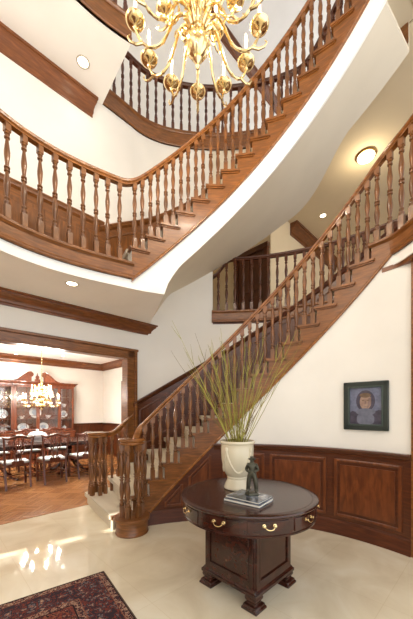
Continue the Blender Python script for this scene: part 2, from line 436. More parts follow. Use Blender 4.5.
# opening casing, crowns on the left wall
ca = MB()
CP = .155
ca.wbox(UJ, UJ+CP, NW-.035, NW, 0, ZH+CP-.03); ca.wbox(-1.6, UJ+CP, NW-.035, NW, ZH, ZH+CP-.03)
ca.wbox(UJ+CP-.035, UJ+CP+.012, NW-.06, NW, 0, ZH+CP-.02); ca.wbox(-1.6, UJ+CP+.03, NW-.065, NW, ZH+CP-.04, ZH+CP)
ca.wbox(UJ-.015, UJ+.012, NW-.045, NW+.14, 0, ZH); ca.wbox(-1.6, UJ+.01, NW-.045, NW+.14, ZH-.015, ZH+.012)
ca.wbox(UJ, UJ+CP, NW+.14, NW+.17, 0, ZH+CP); ca.wbox(-1.6, UJ+CP, NW+.14, NW+.17, ZH, ZH+CP)
struct(ca, 'trim_7', WH, bevel=.006)
uc = 2.86
cw = MB(); cw.sweep([W(-3.3,NW,ZC1), W(uc,NW,ZC1), W(uc,NW+.12,ZC1)], CROWNP(.18,.125)); struct(cw, 'trim_8', WCROWN)
cw = MB(); cw.sweep([W(-3.3,NW,ZC2), W(1.84,NW,ZC2), W(1.84,NW+.12,ZC2)], CROWNP(.31,.075)); struct(cw, 'trim_9', WCROWN)

# ------------------------------------------------------------------ wainscot
def panel_frame(mb, a0, a1, r, z0, z1, s=1., t=.014, side=1):
    # raised bead round one panel on a curved face (r is the face; side=1 towards the centre)
    f = lambda g, a: g(a) if callable(g) else g
    bead = [(-.004,-.016),(t*.6,-.016),(t,-.008),(t,.004),(t*.5,.016),(-.004,.016)]
    for z in (z0, z1):
        mb.sweep(arc(a0, a1, r, lambda a: f(z,a), 12), bead)
    for a in (a0, a1):
        w = .016/ (r(a) if callable(r) else r)
        rr = r(a) if callable(r) else r
        mb.ring(a-w, a+w, rr-t, rr+.004, f(z0,a)-.016, f(z1,a)+.016, 2)
def raised(mb, a0, a1, r, z0, z1, m=.05, t=.010):
    f = lambda g, a: g(a) if callable(g) else g
    rr = r if callable(r) else (lambda a: r)
    da = m/2.3
    mb.ring(a0+da, a1-da, lambda a: rr(a)-t, lambda a: rr(a)+.004, lambda a: f(z0,a)+m, lambda a: f(z1,a)-m, 14)

RW = 2.222                                                       # face of the wall under the stairs
AJ = .984                                                        # right-hand end at the doorway
def zS1(a): return max(.0, zR1(a)-.19)
ws = MB()
ws.ring(-.48, .905, RW, RW+.07, 0, lambda a: zS1(a)+.02, 50)
ws.ring(.905, AJ, RW, RW+.07, 0, ZC1+.02, 10)
struct(ws, 'wall_stair', CREAM)
CAPZ = 1.005
awc = -.4105 + (CAPZ+.19-.3645)/.1951*.0885                       # where the cap meets the stringer
wn = MB()
wn.ring(-.50, awc, RW-.012, RW+.01, 0, lambda a: zS1(a)+.01, 20); wn.ring(awc, AJ, RW-.012, RW+.01, 0, CAPZ-.02, 40)
wn.sweep(arc(awc-.01, AJ, RW-.012, CAPZ), [(-.01,0),(.052,0),(.056,-.016),(.044,-.026),(.036,-.05),(.018,-.062),(.014,-.085),(-.01,-.085)])
wn.sweep(arc(-.50, AJ, RW-.012, 0), [(-.01,0),(.034,0),(.034,.012),(.022,.03),(.022,.13),(.014,.15),(.008,.165),(-.01,.165)])
struct(wn, 'trim_10', WPANH)
wp = MB()
def apx(px, r):
    lo, hi = -1., 1.3
    for _ in range(50):
        m_ = (lo+hi)/2; p_ = P(m_, r)
        if 206.5+287.7*p_.x/p_.y < px: lo = m_
        else: hi = m_
    return lo
edges = [(apx(l_, RW), apx(r_, RW)) for l_, r_ in ((224,263),(271,325),(336,401))]
for a0, a1 in edges:
    panel_frame(wp, a0, a1, RW-.012, .225, .865)
    raised(wp, a0, a1, RW-.012, .225, .865)
zt = lambda a: zS1(a)-.10
for a0, a1 in ((-.33,-.235),(-.19,-.065)):
    panel_frame(wp, a0, a1, RW-.012, .215, lambda a: min(.855, zt(a))); raised(wp, a0, a1, RW-.012, .215, lambda a: min(.855, zt(a)), .04)
struct(wp, 'trim_11', WFIG)
# crown and casing at the right-hand doorway under the balcony
cq = MB(); cq.ring(.86, 1.4, lambda a: min(RW-.008, rInR(a)+.058), RW+.0, ZC1-.045, ZC1+.0, 30); struct(cq, 'trim_12', WCROWN)
dq = thing('door_3', '', ''); del dq['label']; del dq['category']; dq['kind'] = 'structure'; dq.location = P(AJ+.2, RW, 0)
q = MB(); q.ring(AJ, AJ+.045, RW-.03, RW+.09, 0, 2.91, 4); q.ring(AJ+.42, AJ+.465, RW-.03, RW+.09, 0, 2.91, 4); q.ring(AJ+.045, AJ+.42, RW-.03, RW+.09, 2.79, 2.91, 10); q.build('door_frame', WH, dq)
q = MB(); q.ring(AJ+.045, AJ+.42, RW+.02, RW+.06, .01, 2.79, 10); q.build('door_panel', WPAN, dq)
wz = MB(); wz.ring(AJ, AJ+.465, RW, RW+.08, 2.91, ZC1+.02, 10); struct(wz, 'wall_right', CREAM)

# sloping wainscot on the back wall beside each flight
def slope_wainscot(num, a0, a1, zn, hcap, hl, rw=rO, lo=lambda z: z, ps=.17, beg=None, m1=WPANH, m2=WPAN):
    w = MB()
    capz = lambda a: zn(a)+hcap
    r1 = lambda a: rw(a)-.018
    w.ring(a0, a1, r1, lambda a: rw(a)+.0, lambda a: lo(zn(a)-.25), lambda a: capz(a)-.02)
    path = arc(a0, a1, r1, capz)
    if beg: path = beg + path
    w.sweep(path, [(-.01,0),(.05,0),(.054,-.018),(.042,-.03),(.034,-.06),(.014,-.075),(-.01,-.1)])
    struct(w, 'trim_%d' % num, m1)
    w = MB(); a = a0+.035
    while a+ps-.03 < a1:
        z0 = lambda t: zn(t)+.36; z1 = lambda t: capz(t)-.2
        panel_frame(w, a, a+ps-.035, r1, z0, z1); raised(w, a, a+ps-.035, r1, z0, z1, .045)
        a += ps
    struct(w, 'trim_%d' % (num+1), m2)
slope_wainscot(13, -.415, A1END, zR1, 1.21, 0, lo=lambda z: max(0., z))
slope_wainscot(15, -.578, .87, zR2, 1.20, 0, rw=rO2, lo=lambda z: z-.02, m1=WH, m2=WV)
# level wainscot along the balcony
w = MB(); w.wbox(-3.3, 2.02, NW-.02, NW, Z2, Z2+1.1)
w.sweep([W(-3.3,NW-.018,Z2+1.13), W(2.02,NW-.018,Z2+1.13)], [(-.01,0),(.05,0),(.054,-.018),(.042,-.03),(.034,-.06),(.014,-.075),(-.01,-.1)])
w.sweep([W(-3.3,NW-.018,Z2), W(2.02,NW-.018,Z2)], [(-.01,0),(.03,0),(.03,.02),(.018,.15),(-.01,.17)])
struct(w, 'trim_17', WH)
w = MB()
for k in range(6):
    u0 = 1.9-.72*k
    w.wbox(u0-.60, u0, NW-.034, NW-.018, Z2+.28, Z2+.94); w.wbox(u0-.54, u0-.06, NW-.046, NW-.03, Z2+.34, Z2+.88)
struct(w, 'trim_18', WV, bevel=.01)

# wooden fascias of the balconies and galleries
def fascia(num, a0, a1, rin, ztop, h, n=50, mat=WH, amould=None):
    f = MB(); hh = h if callable(h) else (lambda a: h)
    f.ring(a0, a1, lambda a: rin(a)+.028, lambda a: rin(a)+.06, lambda a: ztop-hh(a), ztop-.03, n)
    f.sweep(arc(a0, a1, rin, ztop, n), [(0,-.010),(.0,-.03),(-.012,-.038),(-.02,-.05),(-.05,-.05),(-.16,-.04),(-.16,.0),(-.01,.0)])
    f.sweep(arc(amould or a0, a1, lambda a: rin(a)+.028, lambda a: ztop-hh(a), n), [(-.03,0),(.012,0),(.02,.010),(.02,.026),(.008,.036),(.002,.05),(-.03,.05)])
    struct(f, 'trim_%d' % num, mat)
fascia(19, -1.9, A2BEG+.012, rInL, Z2, .21)
fascia(20, A1END-.012, 1.5, rInR, Z2, lambda a: .21 if a > .9 else .05, amould=.903)
fascia(21, AG-.005, 1.3, lambda a: RO-.05, Z2+.03, .22)
fascia(22, -1.9, -.5, lambda a: R3, Z3, .32)
fascia(23, -.56, .88, lambda a: rO2(a)-.05, Z3, .30)

# ------------------------------------------------------------------ staircases
def flight(root, n0, n1, zT, aR, zR, first_full):
    loc = V(root.location)
    for n in range(n0, n1+1):
        a, b = aR(n), aR(n+1)
        ro = (lambda t: planeR(t, 4.5)-.0) if (first_full and n <= 2) else (lambda t: (rO2 if zT is zT2 else rO)(t)-.02)
        ri = RI+.03 if not (first_full and n == 1) else 2.25
        t = MB(); z = zT(n)
        t.ring(a-.013, b+.006, ri, ro, z-.035, z, 5)
        if not (first_full and n == 1):
            t.ring(a-.013, b+.014, RI, RI+.035, z-.026, z, 5); t.ring(a-.008, b+.008, RI+.014, RI+.035, z-.042, z-.026, 5)
        t.build('tread', WH, root)
        r = MB(); r.ring(a, a+.008, RI+.03 if not (first_full and n == 1) else 2.3, ro, zT(n)-.2 if (n > 1 or not first_full) else 0, z-.034, 1)
        r.build('riser', WHITEP, root)
def carpet(root, n0, n1, zT, aR, first_full):
    c = MB()
    for n in range(n0, n1+1):
        a, b = aR(n), aR(n+1)
        ro = (lambda t: planeR(t, 4.49)-.0) if (first_full and n <= 2) else (lambda t: (rO2 if zT is zT2 else rO)(t)-.10)
        ri = 2.31 if not (first_full and n == 1) else 2.20
        if first_full and n == 1: ri = lambda t: 2.0
        z = zT(n)
        lo = zT(n-1) if (n > 1 or not first_full) else 0.
        ri2 = 2.31 if not (first_full and n == 1) else 2.27
        c.ring(a-.018, b-.002, ri2, ro, z-.002, z+.012, 5)
        c.ring(a-.018, a-.006, ri2, ro, z-.045, z+.010, 2)
        c.ring(a-.007, a-.001, ri2, ro, lo, z-.03, 1)
    c.build('stair_carpet', CARPET, root)
def stringer(root, n0, n1, zT, aR, zbot, zend, mitre):
    s = MB()
    for n in range(n0, n1+1):
        a, b = aR(n), aR(n+1)
        s.ring(a, b, RI+.028, RI+.066, zbot, zT(n)-.03, 4)
    if mitre: s.ring(aR(n1+1), .903, RI+.028, RI+.066, zbot, Z2-.03, 6)
    s.build('stringer', WH, root)
    s = MB(); a0, a1 = aR(n0), (.903 if mitre else aR(n1+1))
    s.sweep(arc(a0, a1, RI+.028, zbot), [(-.02,0),(.010,0),(.018,.008),(.018,.024),(.010,.032),(.004,.046),(-.02,.046)])
    s.build('stringer_moulding', WRAIL, root)

st1 = thing('staircase', 'curved oak staircase rising from the marble floor above the painting', 'staircase', P(.1, RI+.6, 0))
flight(st1, 1, 16, zT1, aR1, zR1, True); carpet(st1, 1, 16, zT1, aR1, True)
stringer(st1, 2, 16, zT1, aR1, lambda a: max(0., zR1(a)-.20), Z2, True)
D = V((-.888, 3.43, 0))
dm = MB(); dm.lathe([(.19,0),(.195,.012),(.186,.028),(.186,.145),(.19,.150)], D, 40); dm.build('step_drum', WH, st1)
dm = MB(); dm.lathe([(.195,.148),(.207,.152),(.212,.17),(.212,.186),(.205,.195)], D, 40); dm.build('drum_top', WH, st1)
ls = MB(); ls.ring(-.615, -.43, lambda t: planeR(t,4.5)-.03, lambda t: planeR(t,4.5)+.0, 0, lambda a: max(.15,zR1(a)+.04), 8); ls.build('side_panel', WPAN, st1)
st2 = thing('staircase', 'curved oak staircase from the balcony up to the top floor, above the white soffit', 'staircase', P(.1, RI+.6, 3.3))
flight(st2, 1, 16, zT2, aR2, zR2, False); carpet(st2, 1, 16, zT2, aR2, False)
stringer(st2, 1, 16, zT2, aR2, lambda a: zR2(a)-.20, Z3, False)

# ------------------------------------------------------------------ balustrades
RB = RI+.062
def smin(a, b, k=.10):
    h = max(0., min(1., .5+.5*(b-a)/k)); return b+(a-b)*h - k*h*(1-h)
def smax(a, b, k=.10): return -smin(-a, -b, k)
ZRB = Z2+1.0
def zrail1(a): return smax(1.10, smin(zR1(a)+1.04, ZRB, .12), .06)
def zrail2(a): return smax(ZRB, zR2(a)+1.05, .14)
RT = .075
b1 = thing('stair_balustrade', 'oak handrail and turned balusters climbing from the round newel on the marble floor', 'balustrade', P(.1, RB, 0))
def rr1(a): return RB if a < A1END else rInR(a)+.062
path = [P(-.533+.003*i, 2.10+ (RB-2.10)*sstep(i/22), 1.108+(zrail1(-.467)-1.108)*(i/22)**1.5) for i in range(0, 23)]
path += [P(a, rr1(a), zrail1(a)) for a in [(-.46+ i*(1.45+.46)/110) for i in range(111)]]
m = MB(); m.sweep(path, RAILP); m.build('handrail', WRAIL, b1)
for n in range(2, 17):
    for f in (.24, .74):
        a = aR1(n)+f*.0885
        if n == 2 and f < .5: continue
        add_baluster(b1, a, RB, zT1(n), zrail1(a)-RT+.005)
for i in range(12):
    a = A1END+.02+i*.055
    add_baluster(b1, a, rr1(a), Z2, zrail1(a)-RT+.005)
def newel(par, c, zb, zt, rad=.115, k=7, a0=0.):
    c = V(c)
    nr = MB(); nr.lathe([(.0,zt-.078),(.13,zt-.078),(.150,zt-.062),(.142,zt-.045),(.158,zt-.03),(.160,zt-.014),(.148,zt-.002),(0,zt)], c, 32)
    nr.build('newel_cap', WRAIL, par)
    for i in range(k):
        t = a0+2*PI*i/k
        p = c + V((rad*math.cos(t), rad*math.sin(t), zb)) - V(par.location)
        inst('baluster', BALM, par, p, t, (1,1,(zt-.07-zb)/BAL_H))
newel(b1, D, .195, 1.115, .118, 6, .4)

b1b = thing('stair_balustrade', 'short oak balustrade with a cluster newel beside the dining room opening', 'balustrade', W(1.88, 4.27, 0))
nc = W(1.88, 4.27, 0)
newel(b1b, nc, zT1(1)+.012, 1.115, .112, 6, .1)
pp = []
for i in range(25):
    t = i/24; u = 1.98+t*(2.52-1.98); n = 4.27+.10*sstep(t*1.2)
    z = 1.11 + .24*sstep((t-.12)/1.5)*1.9
    pp.append(W(u, n, z))
m = MB(); m.sweep(pp, RAILP); m.build('handrail', WRAIL, b1b)
for i in (6, 12, 18):
    q = pp[i]; am = math.atan2(q.x-CX, q.y-CY); zb = zT1(1)
    for nn in (1,2,3):
        if am >= aR1(nn): zb = zT1(nn)
    o = inst('baluster', BALM, b1b, V((q.x, q.y, zb+.012)) - V(b1b.location), .7, (1,1,(q.z-RT-zb-.007)/BAL_H))

b2 = thing('stair_balustrade', 'long oak balustrade along the left balcony rising to the top floor, behind the brass chandelier', 'balustrade', P(-.6, RB, Z2))
def rr2(a): return RB if a > A2BEG else rInL(a)+.062
m = MB(); m.sweep([P(a, rr2(a), zrail2(a)) for a in [-1.9+i*(.98+1.9)/160 for i in range(161)]], RAILP); m.build('handrail', WRAIL, b2)
LB = [7,24,40,55,69.5,83,96,107.5,119.5]
def ang_of_px(px, rf):
    lo, hi = -1.5, 1.2
    for _ in range(60):
        mid = (lo+hi)/2; p = P(mid, rf(mid))
        if 206.5+287.7*p.x/p.y < px: lo = mid
        else: hi = mid
    return lo
angs = [ang_of_px(px, rr2) for px in LB]
st = angs[0]-angs[1]
angs = [angs[0]+st*k for k in range(1, 9)] + angs
for a in angs: add_baluster(b2, a, rr2(a), Z2, zrail2(a)-RT+.005)
for n in range(1, 17):
    for f in (.22, .70):
        a = aR2(n)+f*.0891
        add_baluster(b2, a, RB, zT2(n), zrail2(a)-RT+.005)

b3 = thing('gallery_balustrade', 'oak balustrade of the gallery in front of the wooden door, below the white soffit', 'balustrade', P(.4, RO+.0, Z2))
RG = RO+.02
zg = lambda a: Z2+.03+1.0 - .33*(1-sstep((a-AG+.005)/.10))*1.0
m = MB(); m.sweep([P(a, RG, zg(a)) for a in [AG+.002+i*1.2/90 for i in range(91)]], [(x*.9, y*.9) for x, y in RAILP]); m.build('handrail', WPANH, b3)
BALD = BALM.copy(); BALD.materials.clear(); BALD.materials.append(WPAN)
a = AG+.028
while a < 1.16:
    o = add_baluster(b3, a, RG, Z2+.02, zg(a)-.06); o.data = BALD
    a += .041
b4 = thing('gallery_balustrade', 'oak balustrade of the top floor gallery seen behind the brass chandelier arms', 'balustrade', P(0, RO+.02, Z3))
rg4 = lambda a: rO2(a)+.02
m = MB(); m.sweep([P(a, rg4(a), Z3+.93) for a in [-.555+i*1.43/110 for i in range(111)]], RAILP); m.build('handrail', WPANH, b4)
a = -.545
while a < .85:
    o = add_baluster(b4, a, rg4(a), Z3, Z3+.93-RT+.005); o.data = BALD
    a += .041
b5 = thing('gallery_balustrade', 'oak balustrade at the top left corner above the white ceiling edge', 'balustrade', P(-.8, R3+.07, Z3))
rg5 = lambda a: R3+.07
m = MB(); m.sweep([P(a, rg5(a), Z3+.93) for a in [-1.9+i*1.39/70 for i in range(71)]], RAILP); m.build('handrail', WPANH, b5)
a = -.53
while a > -1.0:
    o = add_baluster(b5, a, rg5(a), Z3, Z3+.93-RT+.005); o.data = BALD
    a -= .055

# ------------------------------------------------------------------ round drum table
TX, TY, TZ, TR = .348, 2.425, .757, .562
def TP(t, r, z): return V((TX + r*math.cos(t), TY + r*math.sin(t), z))
tb = thing('drum_table', 'round dark mahogany drum table with brass drawer pulls on the marble floor', 'table', (TX,TY,0))
m = MB(); m.lathe([(0,TZ-.030),(TR-.03,TZ-.030),(TR-.012,TZ-.026),(TR-.004,TZ-.020),(TR,TZ-.012),(TR-.004,TZ-.004),(TR-.014,TZ),(TR-.05,TZ),(0,TZ)], (TX,TY,0), 96)
m.build('table_top', WTAB, tb)
m = MB(); m.lathe([(TR-.052,TZ),(TR-.052,TZ+.0012),(TR-.044,TZ+.0012),(TR-.044,TZ)], (TX,TY,0), 96, cap=False); m.build('inlay_band', mat('inlay_line', (70,36,22), .25), tb)
m = MB(); m.lathe([(TR-.035,TZ-.150),(TR-.030,TZ-.155),(TR-.022,TZ-.150),(TR-.020,TZ-.140),(TR-.026,TZ-.135),(TR-.026,TZ-.030)], (TX,TY,0), 96); m.build('apron', WTAB, tb)
NDR = 10
for i in range(NDR):
    t0 = -PI/2 + .12 + 2*PI*i/NDR
    dw_ = MB(); n = 12; hw = PI/NDR-.045
    for (q0, q1, rr, za, zb) in ((-hw, hw, TR-.019, TZ-.128, TZ-.040),):
        vs = []
        for k in range(n+1):
            t = t0+q0+(q1-q0)*k/n
            vs += [TP(t, TR-.03, za), TP(t, rr, za), TP(t, rr, zb), TP(t, TR-.03, zb)]
        fs = [(k*4+q, k*4+4+q, k*4+4+(q+1)%4, k*4+(q+1)%4) for k in range(n) for q in range(4)] + [(0,1,2,3),(n*4+3,n*4+2,n*4+1,n*4)]
        dw_.add(vs, fs)
    d = dw_.build('drawer', WTAB, tb, bevel=.003)
    h = MB(); zc = TZ-.078; rr = TR-.017
    pts = []
    for k in range(13):
        s = -1+2*k/12; a = t0 + s*.033/TR*1.15
        pts.append(TP(a, rr+.018*(1-abs(s)**6)+.004, zc+.012-.022*(1-abs(s)**2.4)))
    h.tube(pts, .0033, 6)
    for s in (-1, 1):
        c = TP(t0+s*.038/TR, rr, zc+.012)
        M = Matrix.Rotation(t0, 3, 'Z') @ Matrix.Rotation(PI/2, 3, 'Y')
        h.lathe([(0,-.004),(.011,-.002),(.012,.002),(.007,.004),(.005,.010),(.0085,.014),(.0085,.018),(0,.021)], c, 10, M)
    h.build('drawer_pull', BRASS, d)
# square pedestal turned corner-on
pa = math.radians(45)
def PD(x, y, z): c, s = math.cos(pa), math.sin(pa); return V((TX+x*c-y*s, TY+x*s+y*c, z))
RP = Matrix.Rotation(pa, 3, 'Z')
PW = .505
m = MB(); m.box(PD(0,0,.37), (PW,PW,.49), pa); m.build('pedestal', WTAB, tb, bevel=.006)
m = MB()
for k in range(4):
    R = Matrix.Rotation(pa+k*PI/2, 3, 'Z')
    def q(x, z, o): v = R @ V((x, -PW/2-o, z)); return v + V((TX,TY,0))
    for (cx, cz, dx, dz) in ((-.225,.37,.035,.46),(.225,.37,.035,.46),(0,.585,.45,.035),(0,.165,.45,.05)):
        m.box(q(cx,cz,.004), (dx,.014,dz), R)
    for (cx, cz, dx, dz) in ((-.198,.37,.012,.38),(.198,.37,.012,.38),(0,.558,.40,.012),(0,.196,.40,.012)):
        m.box(q(cx,cz,.006), (dx,.012,dz), R)
m.build('pedestal_moulding', WTAB, tb, bevel=.002)
m = MB()
for z0, z1, w0, w1 in ((.125,.15,.545,.515),(.10,.125,.555,.555)):
    m.box(PD(0,0,(z0+z1)/2), (w0,w0,z1-z0), pa, w1/w0)
m.build('plinth', WTAB, tb, bevel=.004)
for sx, sy in ((-1,-1),(1,-1),(1,1),(-1,1)):
    f = MB(); x, y = sx*.222, sy*.222
    # ogee bracket foot
    prof = [(.045,.10),(.052,.085),(.050,.07),(.040,.055),(.042,.042),(.060,.036),(.062,.022),(.070,.016),(.072,0)]
    vs = []
    for r, z in prof:
        for (qx, qy) in ((-1,-1),(1,-1),(1,1),(-1,1)): vs.append(PD(x+qx*r*.95, y+qy*r*.95, z))
    n = len(prof)
    f.add(vs, [(j*4+q, j*4+(q+1)%4, j*4+4+(q+1)%4, j*4+4+q) for j in range(n-1) for q in range(4)] + [(3,2,1,0), tuple((n-1)*4+q for q in range(4))])
    f.build('bracket_foot', WTAB, tb, bevel=.003)

# ------------------------------------------------------------------ vase with twigs
VX, VY = .275, 2.56
vs_ = thing('ceramic_vase', 'cream glazed urn with a draped garland relief holding tall twigs on the round table', 'vase', (VX,VY,TZ))
VP = [(.112,0),(.121,.006),(.122,.016),(.117,.026),(.108,.050),(.096,.072),(.090,.086),(.094,.094),(.094,.102),(.091,.108),(.104,.122),(.122,.155),(.136,.20),(.144,.25),(.147,.30),(.1475,.345),(.146,.378),(.150,.386),(.158,.392),(.160,.402),(.157,.410)]
VP = [(r*.98, z*1.03) for r, z in VP]
m = MB(); m.lathe(VP + [(.138,.424),(.132,.40),(.130,.30),(.10,.16),(0,.15)], (VX,VY,TZ), 64); m.build('vase_body', CERAM, vs_)
def vr(z):
    for (r0, z0), (r1, z1) in zip(VP, VP[1:]):
        if z0 <= z <= z1: return r0+(r1-r0)*(z-z0)/(z1-z0)
    return VP[-1][0]
g = MB()
for base in (0, 1, 2, 3):
    t0 = -PI/2 - .80 + base*PI/2*1.0
    pts = []
    for k in range(25):
        s = k/24; t = t0 + s*PI/2
        z = .345 - .19*(1-abs(2*s-1)**2.0)**.9
        pts.append(V((VX+(vr(z)+.003)*math.cos(t), VY+(vr(z)+.003)*math.sin(t), TZ+z)))
    g.tube(pts, [.0085+.002*math.sin(k*2.6) for k in range(25)], 8)
    c = V((VX+(vr(.33)+.002)*math.cos(t0), VY+(vr(.33)+.002)*math.sin(t0), TZ+.352))
    g.lathe([(0,-.022),(.012,-.018),(.017,0),(.012,.018),(0,.022)], c, 10)
g.build('garland_relief', CERAM, vs_)
TWM = [mat('twig_olive', (138,132,50), .6), mat('twig_yellow_green', (166,160,68), .6), mat('twig_brown', (118,98,46), .65)]
rng = random.Random(11)
for i in range(56):
    t = MB()
    az = rng.uniform(0, 2*PI); sp = rng.uniform(.05, .44); L = rng.uniform(.62, 1.25)
    if i < 12: sp = rng.uniform(.42,.62); L = rng.uniform(.95,1.4); az = (0 if i % 2 else PI) + rng.uniform(-.7,.7)
    b0 = V((VX+rng.uniform(-.05,.05), VY+rng.uniform(-.05,.05), TZ+.19))
    dirv = V((math.cos(az)*sp*1.0, math.sin(az)*sp*.85, 1)).normalized()
    bend = V((math.cos(az+rng.uniform(-.8,.8)), math.sin(az+rng.uniform(-.8,.8)), -.15))*rng.uniform(-.02,.11)
    # keep the stem inside the mouth
    r_at = .24*sp
    if r_at > .07: b0 -= V((math.cos(az), math.sin(az), 0))*min(.08, (r_at-.04))
    pts = []; N = 9
    for k in range(N+1):
        s = k/N
        pts.append(b0 + dirv*(L*s) + bend*(s*s) + V((rng.uniform(-.004,.004), rng.uniform(-.004,.004), 0)))
    t.tube(pts, [.0037*(1-.72*k/N) for k in range(N+1)], 5)
    for s in range(rng.randint(2, 4)):
        k = rng.randint(3, N-1); p = pts[k]
        d2 = (dirv + V((rng.uniform(-.45,.45), rng.uniform(-.45,.45), 0))).normalized()
        l2 = rng.uniform(.06,.2)
        t.tube([p, p+d2*l2*.5, p+d2*l2+V((0,0,.01))], [.0023,.0018,.0009], 4)
    o = t.build('twig', TWM[i % 3], None)
    tag(o, 'thin olive green branching twig standing in the cream urn', 'twig', 'twigs in the cream urn')

# ------------------------------------------------------------------ books and statuette
def book(name, c, z, w, d, h, rz, cover, label, spine):
    b = thing(name, label, 'book', (c[0], c[1], z), 0, 'books on the round table')
    R = Matrix.Rotation(rz, 3, 'Z'); cc = V((c[0], c[1], 0))
    m = MB(); m.box(cc + V((0,0,z+h/2)), (w-.012, d-.008, h-.008), R); m.build('pages', mat('paper_edge', (232,226,212), .8), b)
    m = MB(); m.box(cc + V((0,0,z+.002)), (w,d,.004), R); m.box(cc + V((0,0,z+h-.002)), (w,d,.004), R); m.build('cover', cover, b, bevel=.001)
    m = MB(); m.box(cc + R @ V((-w/2+.002,0,z+h/2)), (.006,d,h), R); m.build('spine', spine, b, bevel=.002)
    return b
def photo_cover(name, stops, sc):
    m = mat(name, stops[0][1], .18, coat=.5); nd, lk, b = nodes(m)
    tc = nd.new('ShaderNodeTexCoord'); n = nd.new('ShaderNodeTexNoise'); n.inputs['Scale'].default_value = sc; n.inputs['Detail'].default_value = 4
    r = ramp(nd, stops); lk.new(tc.outputs['Object'], n.inputs['Vector']); lk.new(n.outputs['Fac'], r.inputs[0]); lk.new(r.outputs[0], b.inputs['Base Color'])
    return m
BKX, BKY = .325, 2.20
rb = math.radians(-40)
book('book', (BKX, BKY), TZ, .30, .235, .022, math.radians(-37), photo_cover('slate_cover', [(.3,(60,64,74)),(.6,(120,126,136)),(.8,(190,192,194))], 9), 'white edged hardback lying flat under the other book on the round table', mat('white_spine', (226,224,216), .5))
book('book', (BKX+.005, BKY+.006), TZ+.0225, .285, .225, .016, math.radians(-39), photo_cover('dark_cover', [(.32,(38,42,52)),(.5,(72,80,96)),(.66,(140,146,156)),(.8,(206,206,204))], 14), 'hardback with a mottled dark blue cover under the bronze statuette', mat('cream_spine', (222,210,180), .5))
SZ = TZ+.039
FX, FY = .352, 2.225
stt = thing('statuette', 'small dark bronze statuette of a standing man in a hat, on the books', 'statuette', (FX,FY,SZ))
m = MB(); m.box((FX,FY,SZ+.009), (.085,.075,.018), .3, .92); m.build('plinth', BRONZE, stt, bevel=.003)
def skin(name, verts, edges, rad, material, parent, root=0, sub=2):
    me = bpy.data.meshes.new(name); off = V(parent.location)
    me.from_pydata([tuple(V(v)-off) for v in verts], edges, [])
    me.materials.append(material)
    o = bpy.data.objects.new(name, me); COL.objects.link(o); o.parent = parent
    sm = o.modifiers.new('skin', 'SKIN'); sm.use_smooth_shade = True
    if not me.skin_vertices: me.attributes  # data layer is made by the modifier below
    sv = me.skin_vertices[0].data if len(me.skin_vertices) else None
    if sv is None:
        bm = bmesh.new(); bm.from_mesh(me); bm.verts.layers.skin.verify(); bm.to_mesh(me); bm.free(); sv = me.skin_vertices[0].data
    for i, r in enumerate(rad):
        sv[i].radius = (r, r) if not isinstance(r, tuple) else r
        sv[i].use_root = (i == root)
    ss = o.modifiers.new('subdivision', 'SUBSURF'); ss.levels = sub; ss.render_levels = sub
    return o
fr = Matrix.Rotation(-.25, 3, 'Z')
S = .268/1.78
def F(x, y, z): return V((FX,FY,SZ+.018)) + fr @ V((x,y,z))*S
bv = [F(0,0,.95), F(0,.01,1.12), F(0,.02,1.30), F(0,.02,1.43), F(0,.0,1.52), F(0,-.02,1.62), F(0,-.015,1.72),
      F(.20,.02,1.40), F(.30,.06,1.14), F(.16,-.14,1.10), F(.07,-.20,1.14),
      F(-.20,.02,1.40), F(-.31,.06,1.14), F(-.17,-.14,1.08), F(-.07,-.20,1.12),
      F(.12,0,.86), F(.19,-.03,.48), F(.22,.03,.09), F(.25,-.14,.04),
      F(-.12,0,.86), F(-.18,-.01,.48), F(-.20,.05,.09), F(-.24,-.12,.04)]
be = [(0,1),(1,2),(2,3),(3,4),(4,5),(5,6),(3,7),(7,8),(8,9),(9,10),(3,11),(11,12),(12,13),(13,14),(0,15),(15,16),(16,17),(17,18),(0,19),(19,20),(20,21),(21,22)]
br = [.17,.155,.18,.15,.075,.105,.09,.095,.078,.066,.056,.095,.078,.066,.056,.125,.105,.095,.075,.125,.105,.095,.075]
skin('statuette_body', bv, be, [r*S*1.15 for r in br], BRONZE, stt)
m = MB(); hc = F(0,-.02,1.71)
m.lathe([(0,-.004),(.165*S,-.004),(.20*S,.002),(.15*S,.006),(.10*S,.008),(.098*S,.016),(.085*S,.021),(0,.022)], hc, 20); m.build('statuette_hat', BRONZE, stt)
m = MB(); m.lathe([(.012,0),(.014,.012),(.010,.03),(.006,.05),(0,.056)], V((FX-.030,FY+.020,SZ+.018)), 10); m.build('tree_stump', BRONZE, stt)

